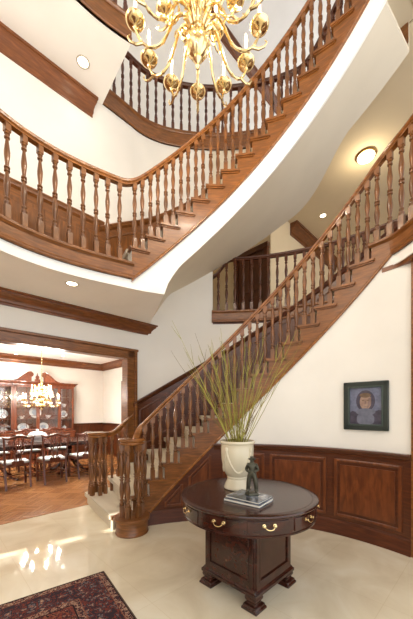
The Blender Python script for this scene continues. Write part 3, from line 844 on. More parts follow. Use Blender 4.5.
# ------------------------------------------------------------------ rug
def rug_mat():
    m = mat('rug_wool', (110,60,50), .95, spec=.1); nd, lk, b = nodes(m)
    tc = nd.new('ShaderNodeTexCoord'); sx = nd.new('ShaderNodeSeparateXYZ'); lk.new(tc.outputs['Object'], sx.inputs[0])
    def math_(op, a, bb=None, v=None):
        n = nd.new('ShaderNodeMath'); n.operation = op
        for i, q in enumerate((a, bb)):
            if q is None: continue
            if isinstance(q, (int, float)): n.inputs[i].default_value = q
            else: lk.new(q, n.inputs[i])
        return n.outputs[0]
    dx = math_('SUBTRACT', RUGW/2, math_('ABSOLUTE', sx.outputs[0])); dy = math_('SUBTRACT', RUGH/2, math_('ABSOLUTE', sx.outputs[1]))
    d = math_('MINIMUM', dx, dy)
    def motif(sc, stops, feat='F1'):
        v = nd.new('ShaderNodeTexVoronoi'); v.inputs['Scale'].default_value = sc; v.feature = feat
        n = nd.new('ShaderNodeTexNoise'); n.inputs['Scale'].default_value = sc*.7; n.inputs['Detail'].default_value = 3
        mx = nd.new('ShaderNodeMix'); mx.data_type = 'VECTOR'; mx.inputs[0].default_value = .12
        lk.new(tc.outputs['Object'], n.inputs['Vector']); lk.new(tc.outputs['Object'], mx.inputs[4]); lk.new(n.outputs['Color'], mx.inputs[5])
        lk.new(mx.outputs[1], v.inputs['Vector']); r = ramp(nd, stops, 'CONSTANT'); lk.new(v.outputs['Distance'], r.inputs[0]); return r.outputs[0]
    navy, red, beige, rust, blue, dk = (56,46,52), (122,60,50), (172,150,128), (136,84,66), (104,98,102), (42,35,38)
    field = motif(26, [(0,beige),(.13,red),(.26,navy),(.42,red),(.60,rust),(.75,dk)])
    main = motif(24, [(0,beige),(.12,rust),(.24,blue),(.34,navy),(.52,red),(.62,navy)])
    guard = motif(46, [(0,rust),(.25,beige),(.45,red),(.6,navy)])
    out = field
    def layer(lo, hi, colr, base):
        g = math_('MULTIPLY', math_('GREATER_THAN', d, lo), math_('LESS_THAN', d, hi))
        mx = nd.new('ShaderNodeMix'); mx.data_type = 'RGBA'; lk.new(g, mx.inputs[0]); lk.new(base, mx.inputs[6])
        if isinstance(colr, tuple): mx.inputs[7].default_value = lin(colr)
        else: lk.new(colr, mx.inputs[7])
        return mx.outputs[2]
    for lo, hi, c in ((-1,.010,(96,78,66)),(.010,.018,dk),(.018,.06,guard),(.06,.066,rust),(.066,.27,main),(.27,.276,rust),(.276,.32,guard),(.32,.33,dk)):
        out = layer(lo, hi, c, out)
    n2 = nd.new('ShaderNodeTexNoise'); n2.inputs['Scale'].default_value = 300; lk.new(tc.outputs['Object'], n2.inputs['Vector'])
    bp = nd.new('ShaderNodeBump'); bp.inputs['Strength'].default_value = .3; bp.inputs['Distance'].default_value = .003
    lk.new(n2.outputs['Fac'], bp.inputs['Height']); lk.new(bp.outputs[0], b.inputs['Normal']); lk.new(out, b.inputs['Base Color'])
    return m
RUGW, RUGH = 2.6, 1.7
corner = V((-.935, 2.575, 0)); e1 = V((.80,.60,0)); e2 = V((.61,-.79,0))
rc = corner - e1*(RUGW/2) + e2*(RUGH/2)
m = MB(); m.box((0,0,.005), (RUGW, RUGH, .009))
o = m.build('patterned_rug', rug_mat(), None, bevel=.003, local=True); o.location = rc; o.rotation_euler = (0,0,math.atan2(.595,.80))
tag(o, 'red and navy patterned oriental rug on the cream marble floor', 'rug')

# ------------------------------------------------------------------ portrait on the curved wall
pc = P(math.radians(45.2), RW-.002, 1.495); ang = math.radians(45.2)
pt = thing('framed_painting', 'small framed portrait of a hooded figure in grey on the curved cream wall', 'painting', pc, -ang)
def LP(poly, y0, y1):
    mb = MB(); k = len(poly); vs = [V((x, y0, z)) for x, z in poly] + [V((x, y1, z)) for x, z in poly]
    mb.add(vs, [tuple(range(k)), tuple(reversed(range(k,2*k)))] + [(i,k+i,k+(i+1)%k,(i+1)%k) for i in range(k)]); return mb
GF = mat('dark_green_frame', (38,46,42), .35, coat=.3); GF2 = mat('frame_inner_green', (62,74,68), .35)  # dark green frame, lighter green inner moulding
fw, fh = .452, .535
m = MB()
for (x0,x1,z0,z1) in ((-fw/2,fw/2,fh/2-.055,fh/2),(-fw/2,fw/2,-fh/2,-fh/2+.055),(-fw/2,-fw/2+.055,-fh/2,fh/2),(fw/2-.055,fw/2,-fh/2,fh/2)):
    m.box(((x0+x1)/2,-.026,(z0+z1)/2), (x1-x0,.03,z1-z0))
m.build('frame', GF, pt, bevel=.008, local=True)
m = MB(); iw, ih = fw-.10, fh-.10
for (x0,x1,z0,z1) in ((-iw/2,iw/2,ih/2-.016,ih/2),(-iw/2,iw/2,-ih/2,-ih/2+.016),(-iw/2,-iw/2+.016,-ih/2,ih/2),(iw/2-.016,iw/2,-ih/2,ih/2)):
    m.box(((x0+x1)/2,-.030,(z0+z1)/2), (x1-x0,.028,z1-z0))
m.build('inner_moulding', GF2, pt, bevel=.004, local=True)
def oil(name, c, v=14, sc=22):
    m = mat(name, c, .5); nd, lk, b = nodes(m); tc = nd.new('ShaderNodeTexCoord'); n = nd.new('ShaderNodeTexNoise'); n.inputs['Scale'].default_value = sc; n.inputs['Detail'].default_value = 4
    r = ramp(nd, [(.3, tuple(max(0,x-v) for x in c)), (.7, tuple(min(255,x+v) for x in c))]); lk.new(tc.outputs['Object'], n.inputs['Vector']); lk.new(n.outputs['Fac'], r.inputs[0]); lk.new(r.outputs[0], b.inputs['Base Color']); return m
m = LP([(-.19,-.23),(.19,-.23),(.19,.23),(-.19,.23)], -.020, -.006); m.m = [1]*len(m.m)
m.cm = 1
def blob(mb, cx, cz, rx, rz, y, idx, sq=1.0, n=28):
    mb.cm = idx
    pl = [(cx+rx*math.copysign(abs(math.cos(2*PI*k/n))**sq, math.cos(2*PI*k/n)), cz+rz*math.copysign(abs(math.sin(2*PI*k/n))**sq, math.sin(2*PI*k/n))) for k in range(n)]
    q = LP(pl, -.0205-y, -.018); b0 = len(mb.v); mb.add(q.v, q.f)
m.cm = 2
q = LP([(-.178,-.205),(-.175,-.08),(-.13,-.055),(-.07,-.075),(.07,-.07),(.13,-.045),(.168,-.05),(.178,-.205)], -.0208, -.018); m.add(q.v, q.f)   # coat
blob(m, 0.0, .055, .095, .118, .0004, 2)                    # hood
blob(m, .0, .045, .058, .088, .0008, 3)                     # face
blob(m, -.002, .117, .058, .026, .0010, 5)                   # hair over the brow
m.cm = 6
q = LP([(.016,-.03),(.056,.02),(.058,.10),(.030,.08)], -.0217, -.018); m.add(q.v, q.f)
for sx in (-1, 1): blob(m, sx*.024, .062, .012, .005, .0016, 5, n=12)
m.cm = 6
q = LP([(-.004,.055),(.004,.055),(.010,.022),(-.008,.022)], -.0222, -.018); m.add(q.v, q.f)
blob(m, .001, -.006, .018, .004, .0016, 6, n=12)
blob(m, .0, -.066, .098, .040, .0018, 4)                     # scarf
blob(m, .0, -.145, .088, .062, .0010, 4, .7)
m.v = [V(p) for p in m.v]
m.build('canvas', [GF, oil('oil_background', (104,108,130)), oil('oil_dark_coat', (64,58,74)), oil('oil_skin', (150,124,110), 14), oil('oil_scarf', (104,106,122), 9), oil('oil_hair', (104,82,62)), oil('oil_face_shade', (126,104,98)), oil('oil_lips', (134,96,90))], pt, local=True)

# ------------------------------------------------------------------ ceiling lamps
def recessed(c, r, label, group='round recessed ceiling lamps', nrm=-1):
    t = thing('recessed_lamp', label, 'lamp', c, 0, group)
    m = MB(); m.lathe([(r,0),(r*1.02,-.004),(r*.92,-.010),(r*.80,-.006),(r*.78,.0),(r*.78,.004)], c, 28); m.build('trim_ring', NICKEL, t)
    m = MB(); m.lathe([(0,-.003),(r*.70,-.004),(r*.78,-.001),(0,.002)], c, 24); m.build('lens', LAMPG, t)
    return t
def on_plane(px, py, z):
    d = (z-1.45)*287.7/(410-py); return V(((px-206.5)/287.7*d, d, z))
recessed(on_plane(72,283.5,ZC1), .075, 'recessed lamp in the white ceiling above the dining room crown moulding')
recessed(on_plane(83,62,ZC2), .085, 'recessed lamp in the white ceiling beside the upper crown moulding, left of the brass chandelier')
recessed(on_plane(323,215.5,ZC2), .085, 'recessed lamp deep in the upper hall ceiling, above the wooden handrail')
fm = on_plane(366,155,ZC2)
t = thing('flush_ceiling_lamp', 'round flush lamp with glowing glass bowl on the upper hall ceiling', 'lamp', fm)
m = MB(); m.lathe([(.175,0),(.18,-.02),(.165,-.035),(.15,-.036)], fm, 32); m.build('rim', BRASSD, t)
m = MB(); m.lathe([(.152,-.03),(.14,-.055),(.10,-.08),(.05,-.095),(0,-.10)], fm, 32); m.build('glass_bowl', LAMPG, t)
m = MB(); m.lathe([(0,-.122),(.012,-.118),(.016,-.108),(.010,-.098),(0,-.096)], fm, 14); m.build('finial', BRASSD, t)

# ------------------------------------------------------------------ brass chandelier
def chandelier(name, label, loc, s, top, arms_lo, arms_hi, brass, crystal=None, r_lo=.49, r_hi=.30, ph=0., ceilname=None):
    X, Y, Z = loc                                       # Z: height of the lower candle cups
    root = thing(name, label, 'chandelier', (X,Y,Z))
    m = MB()
    pr = [(0,-.36),(.010,-.355),(.018,-.335),(.010,-.315),(.022,-.30),(.034,-.285),(.030,-.265),(.055,-.245),(.078,-.21),(.088,-.165),(.078,-.12),(.055,-.095),(.035,-.085),(.042,-.07),(.060,-.05),(.066,-.01),(.062,.03),(.050,.05),(.030,.06),
          (.026,.09),(.040,.11),(.064,.14),(.080,.19),(.078,.23),(.055,.27),(.030,.30),(.024,.34),(.045,.36),(.058,.40),(.055,.44),(.030,.47),(.022,.54),(.036,.57),(.042,.62),(.030,.66),(.014,.69),(.014,.76)]
    seg = 32
    vs = []
    for r, z in pr:
        for i in range(seg):
            t = 2*PI*i/seg; lob = 1+.10*math.cos(t*12)*(1 if r > .045 else 0)
            vs.append(V((X+r*s*lob*math.cos(t), Y+r*s*lob*math.sin(t), Z+z*s)))
    n = len(pr)
    m.add(vs, [(j*seg+i, j*seg+(i+1)%seg, (j+1)*seg+(i+1)%seg, (j+1)*seg+i) for j in range(n-1) for i in range(seg)] + [tuple(reversed(range(seg))), tuple((n-1)*seg+i for i in range(seg))])
    m.build('column', brass, root)
    for z, r, l in ((-.06,.058,.05),(.13,.06,.05),(.36,.045,.045)):   # leaf collars round the column
        m = MB()
        for k in range(16):
            t = 2*PI*k/16
            p = [V((X+(r+dr)*s*math.cos(t), Y+(r+dr)*s*math.sin(t), Z+(z+dz)*s)) for dr, dz in ((0,0),(.02,l*.5),(.045,l*.8),(.055,l*.55))]
            m.tube(p, [.012*s,.014*s,.010*s,.004*s], 6)
        m.build('leaf_collar', brass, root)
    def arm_protos(r, drop, dz, cs, bulge):
        # pieces built pointing along +X from the column
        b = []
        a = MB(); ctrl = [(.05,dz+.00),(.10,dz+.055),(.16,dz+.05),(.20,dz-.02),(r*.55,-drop*.75),(r*.72,-drop),(r*.88,-drop*.86),(r*.985,-drop*.42),(r,-.035)]
        pts = []
        N = len(ctrl)
        for i in range(N-1):
            p0, p1, p2, p3 = ctrl[max(0,i-1)], ctrl[i], ctrl[i+1], ctrl[min(N-1,i+2)]
            for q in range(5):
                u = q/5
                pts.append(tuple(.5*((2*p1[e]) + (-p0[e]+p2[e])*u + (2*p0[e]-5*p1[e]+4*p2[e]-p3[e])*u*u + (-p0[e]+3*p1[e]-3*p2[e]+p3[e])*u**3) for e in (0,1)))
        pts.append(ctrl[-1])
        P3 = [V((x*s,0,z*s)) for x, z in pts]
        a.tube(P3, [(.0125-.004*i/len(P3) + (.003 if i % 4 == 0 else 0))*s*cs for i in range(len(P3))], 8)
        k = int(len(P3)*.74); q = P3[k]                     # scroll and leaf off the arm
        a.tube([q, q+V((.05,0,-.012))*s, q+V((.095,0,.010))*s, q+V((.115,0,.045))*s, q+V((.10,0,.06))*s], [.011*s*cs,.010*s*cs,.008*s*cs,.006*s*cs,.004*s*cs], 7)
        k = int(len(P3)*.35); q = P3[k]
        a.tube([q, q+V((.02,0,.03))*s, q+V((.015,0,.06))*s, q+V((-.01,0,.065))*s], [.010*s*cs,.008*s*cs,.006*s*cs,.003*s*cs], 6)
        cup = MB(); c = V((r*s,0,0))
        cup.lathe([(0,-.075*s),(.010*s,-.07*s),(.016*s,-.058*s),(.009*s,-.045*s),(.020*s,-.036*s),(.046*s,-.032*s),(.066*s,-.016*s),(.073*s,.0),(.069*s,.007*s),(.040*s,.0),(.022*s,-.002*s),(.020*s,.02*s),(.026*s,.045*s),(.030*s,.055*s),(.024*s,.06*s),(0,.06*s)], c, 22)
        can = MB(); can.lathe([(.012*s,.055*s),(.012*s,.15*s),(.009*s,.155*s),(0,.156*s)], c, 10)
        fl_ = MB(); fl_.lathe([(.005*s,.154*s),(.013*s,.175*s),(.013*s,.19*s),(.008*s,.215*s),(.002*s,.24*s),(0,.242*s)], c, 10)
        cr_ = None
        if crystal:
            cr_ = MB()
            for k in range(6):
                t = 2*PI*k/6
                cr_.lathe([(0,-.10*s),(.012*s,-.075*s),(.006*s,-.045*s),(.002*s,-.02*s)], c+V((.052*s*math.cos(t), .052*s*math.sin(t), 0)), 6)
        out = []
        for nm, mb, mt in (('arm', a, brass), ('candle_cup', cup, brass), ('candle', can, IVORY), ('bulb', fl_, FLAME)) + ((('crystal_drop', cr_, crystal),) if cr_ else ()):
            o = mb.build(nm, mt, None, local=True); out.append((nm, o.data)); bpy.data.objects.remove(o)
        return out
    def place(protos, cnt, zoff, ph):
        for i in range(cnt):
            t = ph + 2*PI*i/cnt
            ar = inst('arm', protos[0][1], root, (0,0,zoff), t)
            for nm, me in protos[1:]:
                inst(nm, me, ar, (0,0,0))
    place(arm_protos(r_lo/s, .20, .0, 1., 0), arms_lo, 0, PI/2+ph)
    if arms_hi: place(arm_protos(r_hi/s, .16, .12/1., .9, 0), arms_hi, .30*s, PI/2+ph+.26)
    m = MB(); zt = Z+.76*s
    z = zt; k = 0
    while z < top-.05:                                  # chain links
        L = .055
        lk_ = []
        for q in range(9):
            u = 2*PI*q/8
            x = .011*math.cos(u); h = .03*math.sin(u)
            lk_.append(V((X+(x if k%2 else 0), Y+(0 if k%2 else x), z+.025+h)))
        m.tube(lk_, .0035, 5, cap=False); z += .05; k += 1
    m.build('chain', brass, root)
    m = MB(); m.lathe([(0,top-.07),(.02,top-.065),(.03,top-.05),(.06,top-.03),(.075,top-.008),(.075,top)], (X,Y,0), 24); m.build('ceiling_canopy', brass, root)
    return root
chandelier('brass_chandelier', 'large polished brass chandelier with many curving candle arms, hanging before the staircase', (-.067,2.2,4.41), 1.0, 12.0, 12, 8, BRASS, r_lo=.475, r_hi=.31, ph=.03)

# ------------------------------------------------------------------ dining room
DA = math.atan2(UY, UX)                      # direction along the wall
def local(u, n, z=0.): return W(u, n, z)
# china cabinet: built in its own frame (x along the wall, y towards the room is -)
cabu, cabn = 2.235, 9.31
cb = thing('china_cabinet', 'tall mahogany breakfront china cabinet with glazed doors and scrolled pediment in the dining room', 'cabinet', W(cabu, cabn, 0), DA)
def bx(mb, x0, x1, y0, y1, z0, z1): mb.box(((x0+x1)/2,(y0+y1)/2,(z0+z1)/2), (x1-x0,y1-y0,z1-z0)); return mb
HW = .98; CB = .56
m = MB()
bx(m,-HW,HW,-.40,0,.0,.82); bx(m,-CB,CB,-.47,-.40,.0,.82); bx(m,-HW-.02,HW+.02,-.42,0,.80,.84); bx(m,-CB-.02,CB+.02,-.49,-.40,.80,.84); bx(m,-HW-.015,HW+.015,-.415,0,0,.10); bx(m,-CB-.015,CB+.015,-.485,-.4,0,.10)
m.build('base_cabinet', WCAB, cb, bevel=.006, local=True)
for x0, x1, y in ((-HW+.03,-CB-.02,-.40),(-CB+.02,-.01,-.47),(.01,CB-.02,-.47),(CB+.02,HW-.03,-.40)):
    m = MB(); bx(m,x0,x1,y-.018,y,.58,.78); d = m.build('drawer', WCAB, cb, bevel=.005, local=True)
    m = MB(); m.tube([((x0+x1)/2-.035,y-.02,.69),((x0+x1)/2-.03,y-.04,.675),((x0+x1)/2+.03,y-.04,.675),((x0+x1)/2+.035,y-.02,.69)], .005, 6); m.build('drawer_pull', BRASS, d, local=True)
    m = MB(); bx(m,x0,x1,y-.018,y,.13,.56); bx(m,x0+.05,x1-.05,y-.026,y-.016,.18,.51); m.build('lower_door', WCAB, cb, bevel=.005, local=True)
m = MB(); ZT = 2.14
bx(m,-HW,HW,-.03,0,.84,ZT)
for x, w, y in ((-HW,.04,-.33),(HW-.04,.04,-.33),(-CB-.02,.04,-.38),(CB-.02,.04,-.38)): bx(m,x,x+w,y,0,.84,ZT)
bx(m,-HW,HW,-.33,0,ZT-.05,ZT); bx(m,-CB,CB,-.39,0,ZT-.05,ZT)
m.build('upper_case', WCAB, cb, bevel=.004, local=True)
m = MB()
for z in (1.20,1.52,1.84): bx(m,-HW+.03,-CB,-.29,-.03,z-.01,z+.01); bx(m,CB,HW-.03,-.29,-.03,z-.01,z+.01); bx(m,-CB,CB,-.33,-.03,z-.01,z+.01)
SHELFZ = (.845,1.21,1.53,1.85)
for z in (1.20,1.52,1.84):
    m2 = MB(); bx(m2,-HW+.04,-CB-.02,-.29,-.03,z-.01,z+.01); bx(m2,CB+.02,HW-.04,-.29,-.03,z-.01,z+.01); bx(m2,-CB+.02,CB-.02,-.33,-.03,z-.01,z+.01)
    m2.build('shelf', WCAB, cb, local=True)
m = MB()
prof = CROWNP(.10,.09)
m.sweep([(-HW,0,ZT+.09),(-HW,-.33,ZT+.09),(-CB,-.33,ZT+.09),(-CB,-.39,ZT+.09),(CB,-.39,ZT+.09),(CB,-.33,ZT+.09),(HW,-.33,ZT+.09),(HW,0,ZT+.09)], [(-o,u) for o,u in prof] if False else prof)
bx(m,-HW,HW,-.33,0,ZT,ZT+.085); bx(m,-CB,CB,-.39,0,ZT,ZT+.085)
m.build('cornice', WCAB, cb, local=True)
for s in (-1,1):                              # swan-neck pediment halves
    pts_lo, pts_hi = [], []
    for k in range(17):
        t = k/16; x = CB*(1-t)+.15*t
        zc = ZT+.09 + .25*sstep(t*1.05)
        pts_hi.append((s*x, zc)); pts_lo.append((s*x, ZT+.085))
    m = MB(); m.extrude(pts_hi + pts_lo[::-1], .05, Matrix.Translation((0,-.36,0)))
    m.tube([(x,-.385,z+.005) for x, z in pts_hi], .018, 8)
    M = Matrix.Rotation(PI/2, 3, 'X'); m.lathe([(0,-.03),(.06,-.03),(.07,0),(.06,.03),(0,.03)], (s*.165,-.37,ZT+.285), 18, M)
    m.build('pediment_scroll', WCAB, cb, local=True)
m = MB(); bx(m,-.06,.06,-.38,-.30,ZT+.08,ZT+.16); m.lathe([(.03,ZT+.16),(.05,ZT+.20),(.045,ZT+.24),(.015,ZT+.27),(.02,ZT+.29),(0,ZT+.34)], (0,-.34,0), 14); m.build('finial', WCAB, cb, local=True)
GLASS = bpy.data.materials.new('cabinet_glass'); GLASS.use_nodes = True
nd, lk = GLASS.node_tree.nodes, GLASS.node_tree.links
for x in list(nd): nd.remove(x)
o_ = nd.new('ShaderNodeOutputMaterial'); mx = nd.new('ShaderNodeMixShader'); tr_ = nd.new('ShaderNodeBsdfTransparent'); gl = nd.new('ShaderNodeBsdfGlossy'); gl.inputs['Roughness'].default_value = .02
lk.new(tr_.outputs[0], mx.inputs[1]); lk.new(gl.outputs[0], mx.inputs[2]); mx.inputs[0].default_value = .09; lk.new(mx.outputs[0], o_.inputs[0])
for x0, x1, y in ((-HW+.03,-CB-.02,-.33),(-CB+.02,-.005,-.385),(.005,CB-.02,-.385),(CB+.02,HW-.03,-.33)):
    m = MB(); z0, z1 = .86, ZT-.03
    bx(m,x0,x0+.035,y-.02,y,z0,z1); bx(m,x1-.035,x1,y-.02,y,z0,z1); bx(m,x0,x1,y-.02,y,z0,z0+.045); bx(m,x0,x1,y-.02,y,z1-.045,z1)
    d = m.build('glazed_door', WCAB, cb, local=True)
    m = MB(); bx(m,x0+.03,x1-.03,y-.012,y-.009,z0+.04,z1-.04); m.build('glass_pane', GLASS, d, local=True)
    m = MB(); xc = (x0+x1)/2; hw = (x1-x0)/2-.035; n = 3; h = (z1-z0-.09)/n
    for k in range(n+1):
        zc = z0+.045+h*k
        if 0 < k < n:
            m.tube([(xc-hw,y-.014,zc),(xc-hw*.45,y-.014,zc),(xc,y-.014,zc+h*.22),(xc+hw*.45,y-.014,zc),(xc+hw,y-.014,zc)], .007, 6)
            m.tube([(xc-hw*.45,y-.014,zc),(xc,y-.014,zc-h*.22),(xc+hw*.45,y-.014,zc)], .007, 6)
    for k in range(n):
        zc = z0+.045+h*k
        m.tube([(xc,y-.014,zc+(h*.22 if k else 0)),(xc,y-.014,zc+h*(1-(.22 if k < n-1 else 0)))], .007, 6)
    m.build('muntins', WCAB, d, local=True)

# porcelain in the cabinet
def dish_world(x, y, z): R = Matrix.Rotation(DA, 3, 'Z'); return W(cabu, cabn, 0) + R @ V((x,y,z))
def std_plate(x, z, rx, label, rz=None, m_=PORC, y=-.10):
    c = dish_world(x, y, z); rz = rz or rx
    t = thing('display_plate', label, 'plate', c, DA, 'porcelain in the china cabinet')
    M = Matrix.Rotation(math.radians(80), 3, 'X'); mb = MB()
    mb.lathe([(0,.0),(rx*.6,.002),(rx*.66,.012),(rx*.98,.024),(rx,.028),(rx*.97,.031),(rx*.64,.019),(rx*.58,.010),(0,.008)], (0,0,rz+.012), 36, M, sy=rz/rx)
    mb.build('plate_dish', m_, t, local=True)
    mb = MB(); mb.lathe([(rx*.30,.0095),(rx*.50,.0105),(rx*.52,.0115),(rx*.30,.0112)], (0,0,rz+.012), 28, M, sy=rz/rx); mb.build('painted_ring', PORCB, t, local=True)
    return t
def cup(x, z, r, h, label, lid=False, y=-.14):
    c = dish_world(x, y, z); t = thing('porcelain_bowl', label, 'bowl', c, DA, 'porcelain in the china cabinet')
    mb = MB(); mb.lathe([(0,0),(r*.5,0),(r*.52,.01),(r*.45,.018),(r*.8,h*.45),(r*.97,h*.85),(r*1.05,h),(r,h),(r*.9,h*.85),(r*.7,h*.45),(0,h*.3)], (0,0,0), 28); mb.build('bowl_body', PORC, t, local=True)
    if lid:
        mb = MB(); mb.lathe([(r*1.0,h),(r*.85,h+.03),(r*.4,h+.055),(.012,h+.06),(.018,h+.075),(0,h+.09)], (0,0,0), 24); mb.build('lid', PORC, t, local=True)
    return t
std_plate(0.0, SHELFZ[1]+.09 if False else 1.21, .155, 'large round plate standing in the middle of the china cabinet behind the crystal chandelier')
std_plate(-.30, .845, .135, 'oval plate standing on the lowest shelf behind the left central glass door', .115, y=-.12)
std_plate(.20, .845, .135, 'oval plate standing on the lowest shelf behind the right central glass door', .115, y=-.12)
cup(-.33, 1.21, .075, .085, 'white porcelain bowl on the middle shelf behind the left central door')
cup(.32, 1.21, .08, .09, 'white porcelain bowl on the middle shelf behind the right central door')
std_plate(.76, 1.21, .105, 'small round plate standing in the right side bay of the china cabinet', y=-.09)
cup(.76, 1.53, .07, .10, 'white footed bowl on the upper shelf of the right side bay')
cup(.77, .845, .075, .07, 'lidded sugar bowl on the lowest shelf of the right side bay', True)
std_plate(-.76, 1.21, .12, 'round plate standing in the left side bay of the china cabinet', y=-.09)
cup(-.74, .845, .09, .08, 'lidded tureen on the lowest shelf of the left side bay', True)

# dining table
tu, tn = 1.75, 7.2
dtb = thing('dining_table', 'long polished mahogany pedestal dining table under the crystal chandelier', 'table', W(tu, tn, 0), DA)
TL, TW_ = 1.30, .56
m = MB()
def rr_poly(L, Wd, r, n=8):
    p = []
    for cx, cy, a0 in ((L-r,Wd-r,0),(-L+r,Wd-r,PI/2),(-L+r,-Wd+r,PI),(L-r,-Wd+r,1.5*PI)):
        for k in range(n+1): a = a0+PI/2*k/n; p.append((cx+r*math.cos(a), cy+r*math.sin(a)))
    return p
m.prism(rr_poly(TL,TW_,.18), .715, .745); m.build('table_top', WTAB, dtb, bevel=.006, local=True)
m = MB(); m.prism(rr_poly(TL-.14,TW_-.14,.10), .645, .715); m.build('apron', WTAB, dtb, local=True)
for x in (-.72, .72):
    m = MB(); m.lathe([(.05,.645),(.045,.60),(.07,.56),(.05,.50),(.045,.42),(.075,.34),(.08,.28),(.06,.24),(0,.22)], (x,0,0), 20); p_ = m.build('pedestal', WTAB, dtb, local=True)
    for k in range(4):
        t = PI/4+k*PI/2; m = MB(); c, s = math.cos(t), math.sin(t)
        m.tube([(x+c*r, s*r, z) for r, z in ((.03,.30),(.12,.28),(.22,.17),(.32,.07),(.41,.04),(.46,.03))], [.035,.034,.03,.026,.022,.026], 8); m.build('splayed_leg', WTAB, p_, local=True)
tc_ = W(1.78, 7.15, .745)
t = thing('soup_tureen', 'large white porcelain soup tureen on the dining table', 'tureen', tc_)
m = MB(); m.lathe([(0,0),(.10,0),(.11,.012),(.07,.03),(.10,.05),(.155,.10),(.165,.15),(.158,.165),(0,.165)], tc_, 36, sx=1.15); m.build('tureen_bowl', PORC, t)
m = MB(); m.lathe([(.165,.165),(.15,.19),(.09,.225),(.03,.24),(.02,.25),(.028,.265),(.02,.285),(0,.29)], tc_, 36, sx=1.15); m.build('tureen_lid', PORC, t)
for s in (-1,1):
    m = MB(); m.tube([tc_+V((s*(.17+dx),0,z)) for dx, z in ((0,.145),(.04,.15),(.055,.12),(.04,.09),(-.01,.08))], .010, 6); m.build('tureen_handle', PORC, t)
tc_ = W(1.15, 7.15, .745)
t = thing('serving_bowl', 'white porcelain serving bowl on the dining table behind the leftmost chair', 'bowl', tc_)
m = MB(); m.lathe([(0,0),(.08,0),(.09,.012),(.06,.025),(.12,.07),(.16,.13),(.155,.135),(.11,.075),(0,.04)], tc_, 32); m.build('bowl_body', PORC, t)

# chairs: x across, back at +y, facing -y
def make_chair():
    ch = thing('dining_chair', '', 'chair', (0,0,0), 0, 'carved dining chairs round the table')
    m = MB()
    m.prism([(-.25,-.22),(.25,-.22),(.215,.21),(-.215,.21)], .40, .455); m.build('seat_rail', WCHAIR, ch, bevel=.006, local=True)
    m = MB(); m.prism([(-.235,-.21),(.235,-.21),(.20,.19),(-.20,.19)], .455, .495); m.build('seat_cushion', SEATF, ch, bevel=.018, local=True)
    for s in (-1,1):
        m = MB(); vs = []
        pts = [(.232,-.198,.0,.020),(.232,-.198,.40,.022)]
        m.box((s*.228,-.195,.21), (.042,.042,.42), None); m.build('front_leg', WCHAIR, ch, bevel=.004, local=True)
        m = MB(); path = [(s*.195,.27,.0),(s*.198,.215,.22),(s*.20,.20,.44),(s*.215,.225,.70),(s*.238,.275,.945)]
        m.tube(path, [.017,.019,.021,.017,.016], 8); m.build('back_post', WCHAIR, ch, local=True)
    m = MB(); top = []
    for k in range(21):
        x = -.265+.53*k/20; q = abs(x)/.265
        top.append((x, .275+.012*(1-q*q), .945+.022*math.cos(q*PI*1.5)*(1-q*.2)+.018*q**4))
    m.tube(top, [.010+.014*(1-(abs(-1+2*k/20))**2) + .004 for k in range(21)], 8); m.build('crest_rail', WCHAIR, ch, local=True)
    m = MB()
    for s in (-1,1):
        for xs in ((.085,.055,.10,.05,.045,.07),(.035,.10,.03,.055,.02,.035)):
            zz = (.93,.84,.74,.64,.56,.49); m.tube([(s*x, .27-.07*(.945-z)/.45, z) for x, z in zip(xs, zz)], .0105, 6)
    m.tube([(0,.268,.94),(0,.235,.72)], .009, 6)
    m.tube([(-.07,.222,.63),(0,.222,.655),(.07,.222,.63)], .010, 6)
    m.box((0,.205,.475), (.19,.022,.06)); m.build('pierced_splat', WCHAIR, ch, local=True)
    m = MB(); m.tube([(-.20,.21,.22),(-.225,-.19,.22)], .011, 6); m.tube([(.20,.21,.22),(.225,-.19,.22)], .011, 6); m.tube([(-.212,.02,.22),(.212,.02,.22)], .011, 6); m.build('stretcher', WCHAIR, ch, local=True)
    return ch
ch0 = make_chair()
spots = [(1.22,6.42,PI+.05,'dark carved dining chair seen from behind, leftmost on the near side of the table'),
         (1.86,6.38,PI-.04,'dark carved dining chair seen from behind, before the white tureen on the table'),
         (2.50,6.42,PI+.02,'dark carved dining chair nearest the stair newel, on the near side of the table'),
         (1.15,8.02,.03,'dining chair facing us on the cabinet side of the table, leftmost of its row'),
         (1.80,8.02,-.03,'dining chair facing us on the cabinet side, straight behind the tureen'),
         (2.45,8.02,.0,'dining chair facing us on the cabinet side, rightmost of its row')]
for i, (u, n, rz, lab) in enumerate(spots):
    c = ch0 if i == 0 else copy_tree(ch0)
    c.location = W(u, n, .004); c.rotation_euler = (0,0,DA+rz); c['label'] = lab
CRYST = mat('crystal', (250,248,240), .06, spec=.9, coat=.6)
BRP = mat('pale_brass', (238,214,160), .2, 1.)
chandelier('crystal_chandelier', 'small crystal and brass chandelier with lit candle bulbs above the dining table', (W(1.88,7.2).x, W(1.88,7.2).y, 1.66), .66, 2.96, 8, 6, BRP, CRYST, r_lo=.36, r_hi=.19)
for i, (px, py) in enumerate(((11,341),(70,349),(94,350),(16,354),(63,356))):
    lab = ['recessed lamp in the dining ceiling nearest the opening, leftmost', 'recessed lamp in the dining ceiling near the opening, right of the crystal chandelier', 'recessed lamp in the dining ceiling close to the right end of the opening', 'recessed lamp deeper in the dining ceiling, left of the crystal chandelier', 'recessed lamp deeper in the dining ceiling, right of the crystal chandelier'][i]
    recessed(on_plane(px, py, 2.96), .07, lab, 'dining room recessed lamps')

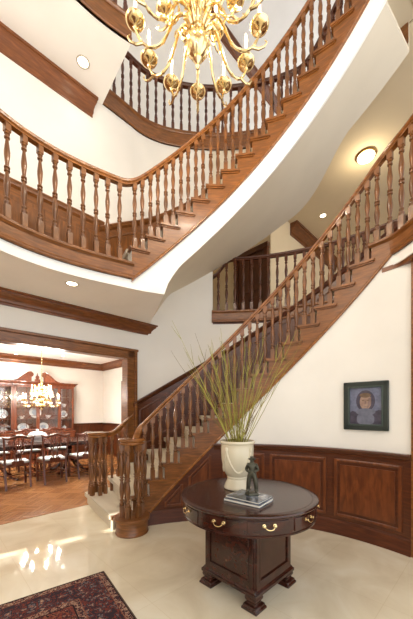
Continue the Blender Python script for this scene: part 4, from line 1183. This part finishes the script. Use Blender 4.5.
# ------------------------------------------------------------------ light and camera
wd = bpy.data.worlds.new('sky'); SC.world = wd; wd.use_nodes = True
bg = wd.node_tree.nodes['Background']; bg.inputs['Color'].default_value = (.97, .985, 1.0, 1); bg.inputs['Strength'].default_value = 1.95
def light(name, typ, loc, e, size=.1, col=(1,.9,.75), rot=None, **k):
    l = bpy.data.lights.new(name, typ); l.energy = e; l.color = col
    if typ in ('POINT','SPOT'): l.shadow_soft_size = size
    if typ == 'SUN': l.angle = size
    for q, v in k.items(): setattr(l, q, v)
    o = bpy.data.objects.new(name, l); COL.objects.link(o); o.location = loc
    if rot is not None: o.rotation_euler = rot
    return o
sd = V((.82, .572, -math.tan(math.radians(28))))
light('sun', 'SUN', (-8,-6,8), 7.0, math.radians(.6), (1,.95,.85), sd.to_track_quat('-Z','Y').to_euler())
for k in range(12):
    t = PI/2+.03+PI*k/6
    light('candle_light', 'POINT', (-.067+.475*math.cos(t),2.2+.475*math.sin(t),4.41+.26), 9, .02, (1,.88,.72))
q = W(1.88,7.2,1.66)
for k in range(8):
    t = PI/2+PI*k/4
    light('crystal_candle_light', 'POINT', (q.x+.36*math.cos(t),q.y+.36*math.sin(t),q.z+.19), 24, .02, (1,.94,.84))
light('flush_lamp_light', 'POINT', tuple(fm + V((0,0,-.3))), 11, .1, (1,.82,.55))
for p, z in (((72,283.5),ZC1),((83,62),ZC2),((323,215.5),ZC2)):
    light('recessed_light', 'SPOT', tuple(on_plane(p[0],p[1],z)+V((0,0,-.02))), 6, .06, (1,.88,.66), (0,0,0), spot_size=2.0, spot_blend=.7)
light('balcony_fill_light', 'POINT', tuple(W(-1.9,2.9,4.5)), 150, .25, (1,.92,.8))  # unseen fill light, added to brighten the ceiling over the left balcony
for px, py in ((11,341),(70,349),(94,350),(16,354),(63,356)):
    light('dining_recessed_light', 'SPOT', tuple(on_plane(px,py,2.96)+V((0,0,-.03))), 60, .05, (1,.94,.84), (0,0,0), spot_size=2.3, spot_blend=.8)
cam = bpy.data.cameras.new('camera'); co = bpy.data.objects.new('camera', cam); COL.objects.link(co)
co.location = (0, 0, 1.45); co.rotation_euler = (PI/2, 0, 0)
cam.sensor_fit = 'HORIZONTAL'; cam.sensor_width = 36; cam.lens = 36*287.7/413; cam.shift_y = 100.5/413; cam.clip_start = .05
SC.camera = co
SC.view_settings.view_transform = 'Standard'; SC.view_settings.look = 'None'; SC.view_settings.exposure = .1; SC.view_settings.gamma = 1
SC.cycles.max_bounces = 10; SC.cycles.diffuse_bounces = 6; SC.cycles.glossy_bounces = 4; SC.cycles.transparent_max_bounces = 16
SC.cycles.sample_clamp_indirect = 6; SC.cycles.use_denoising = True
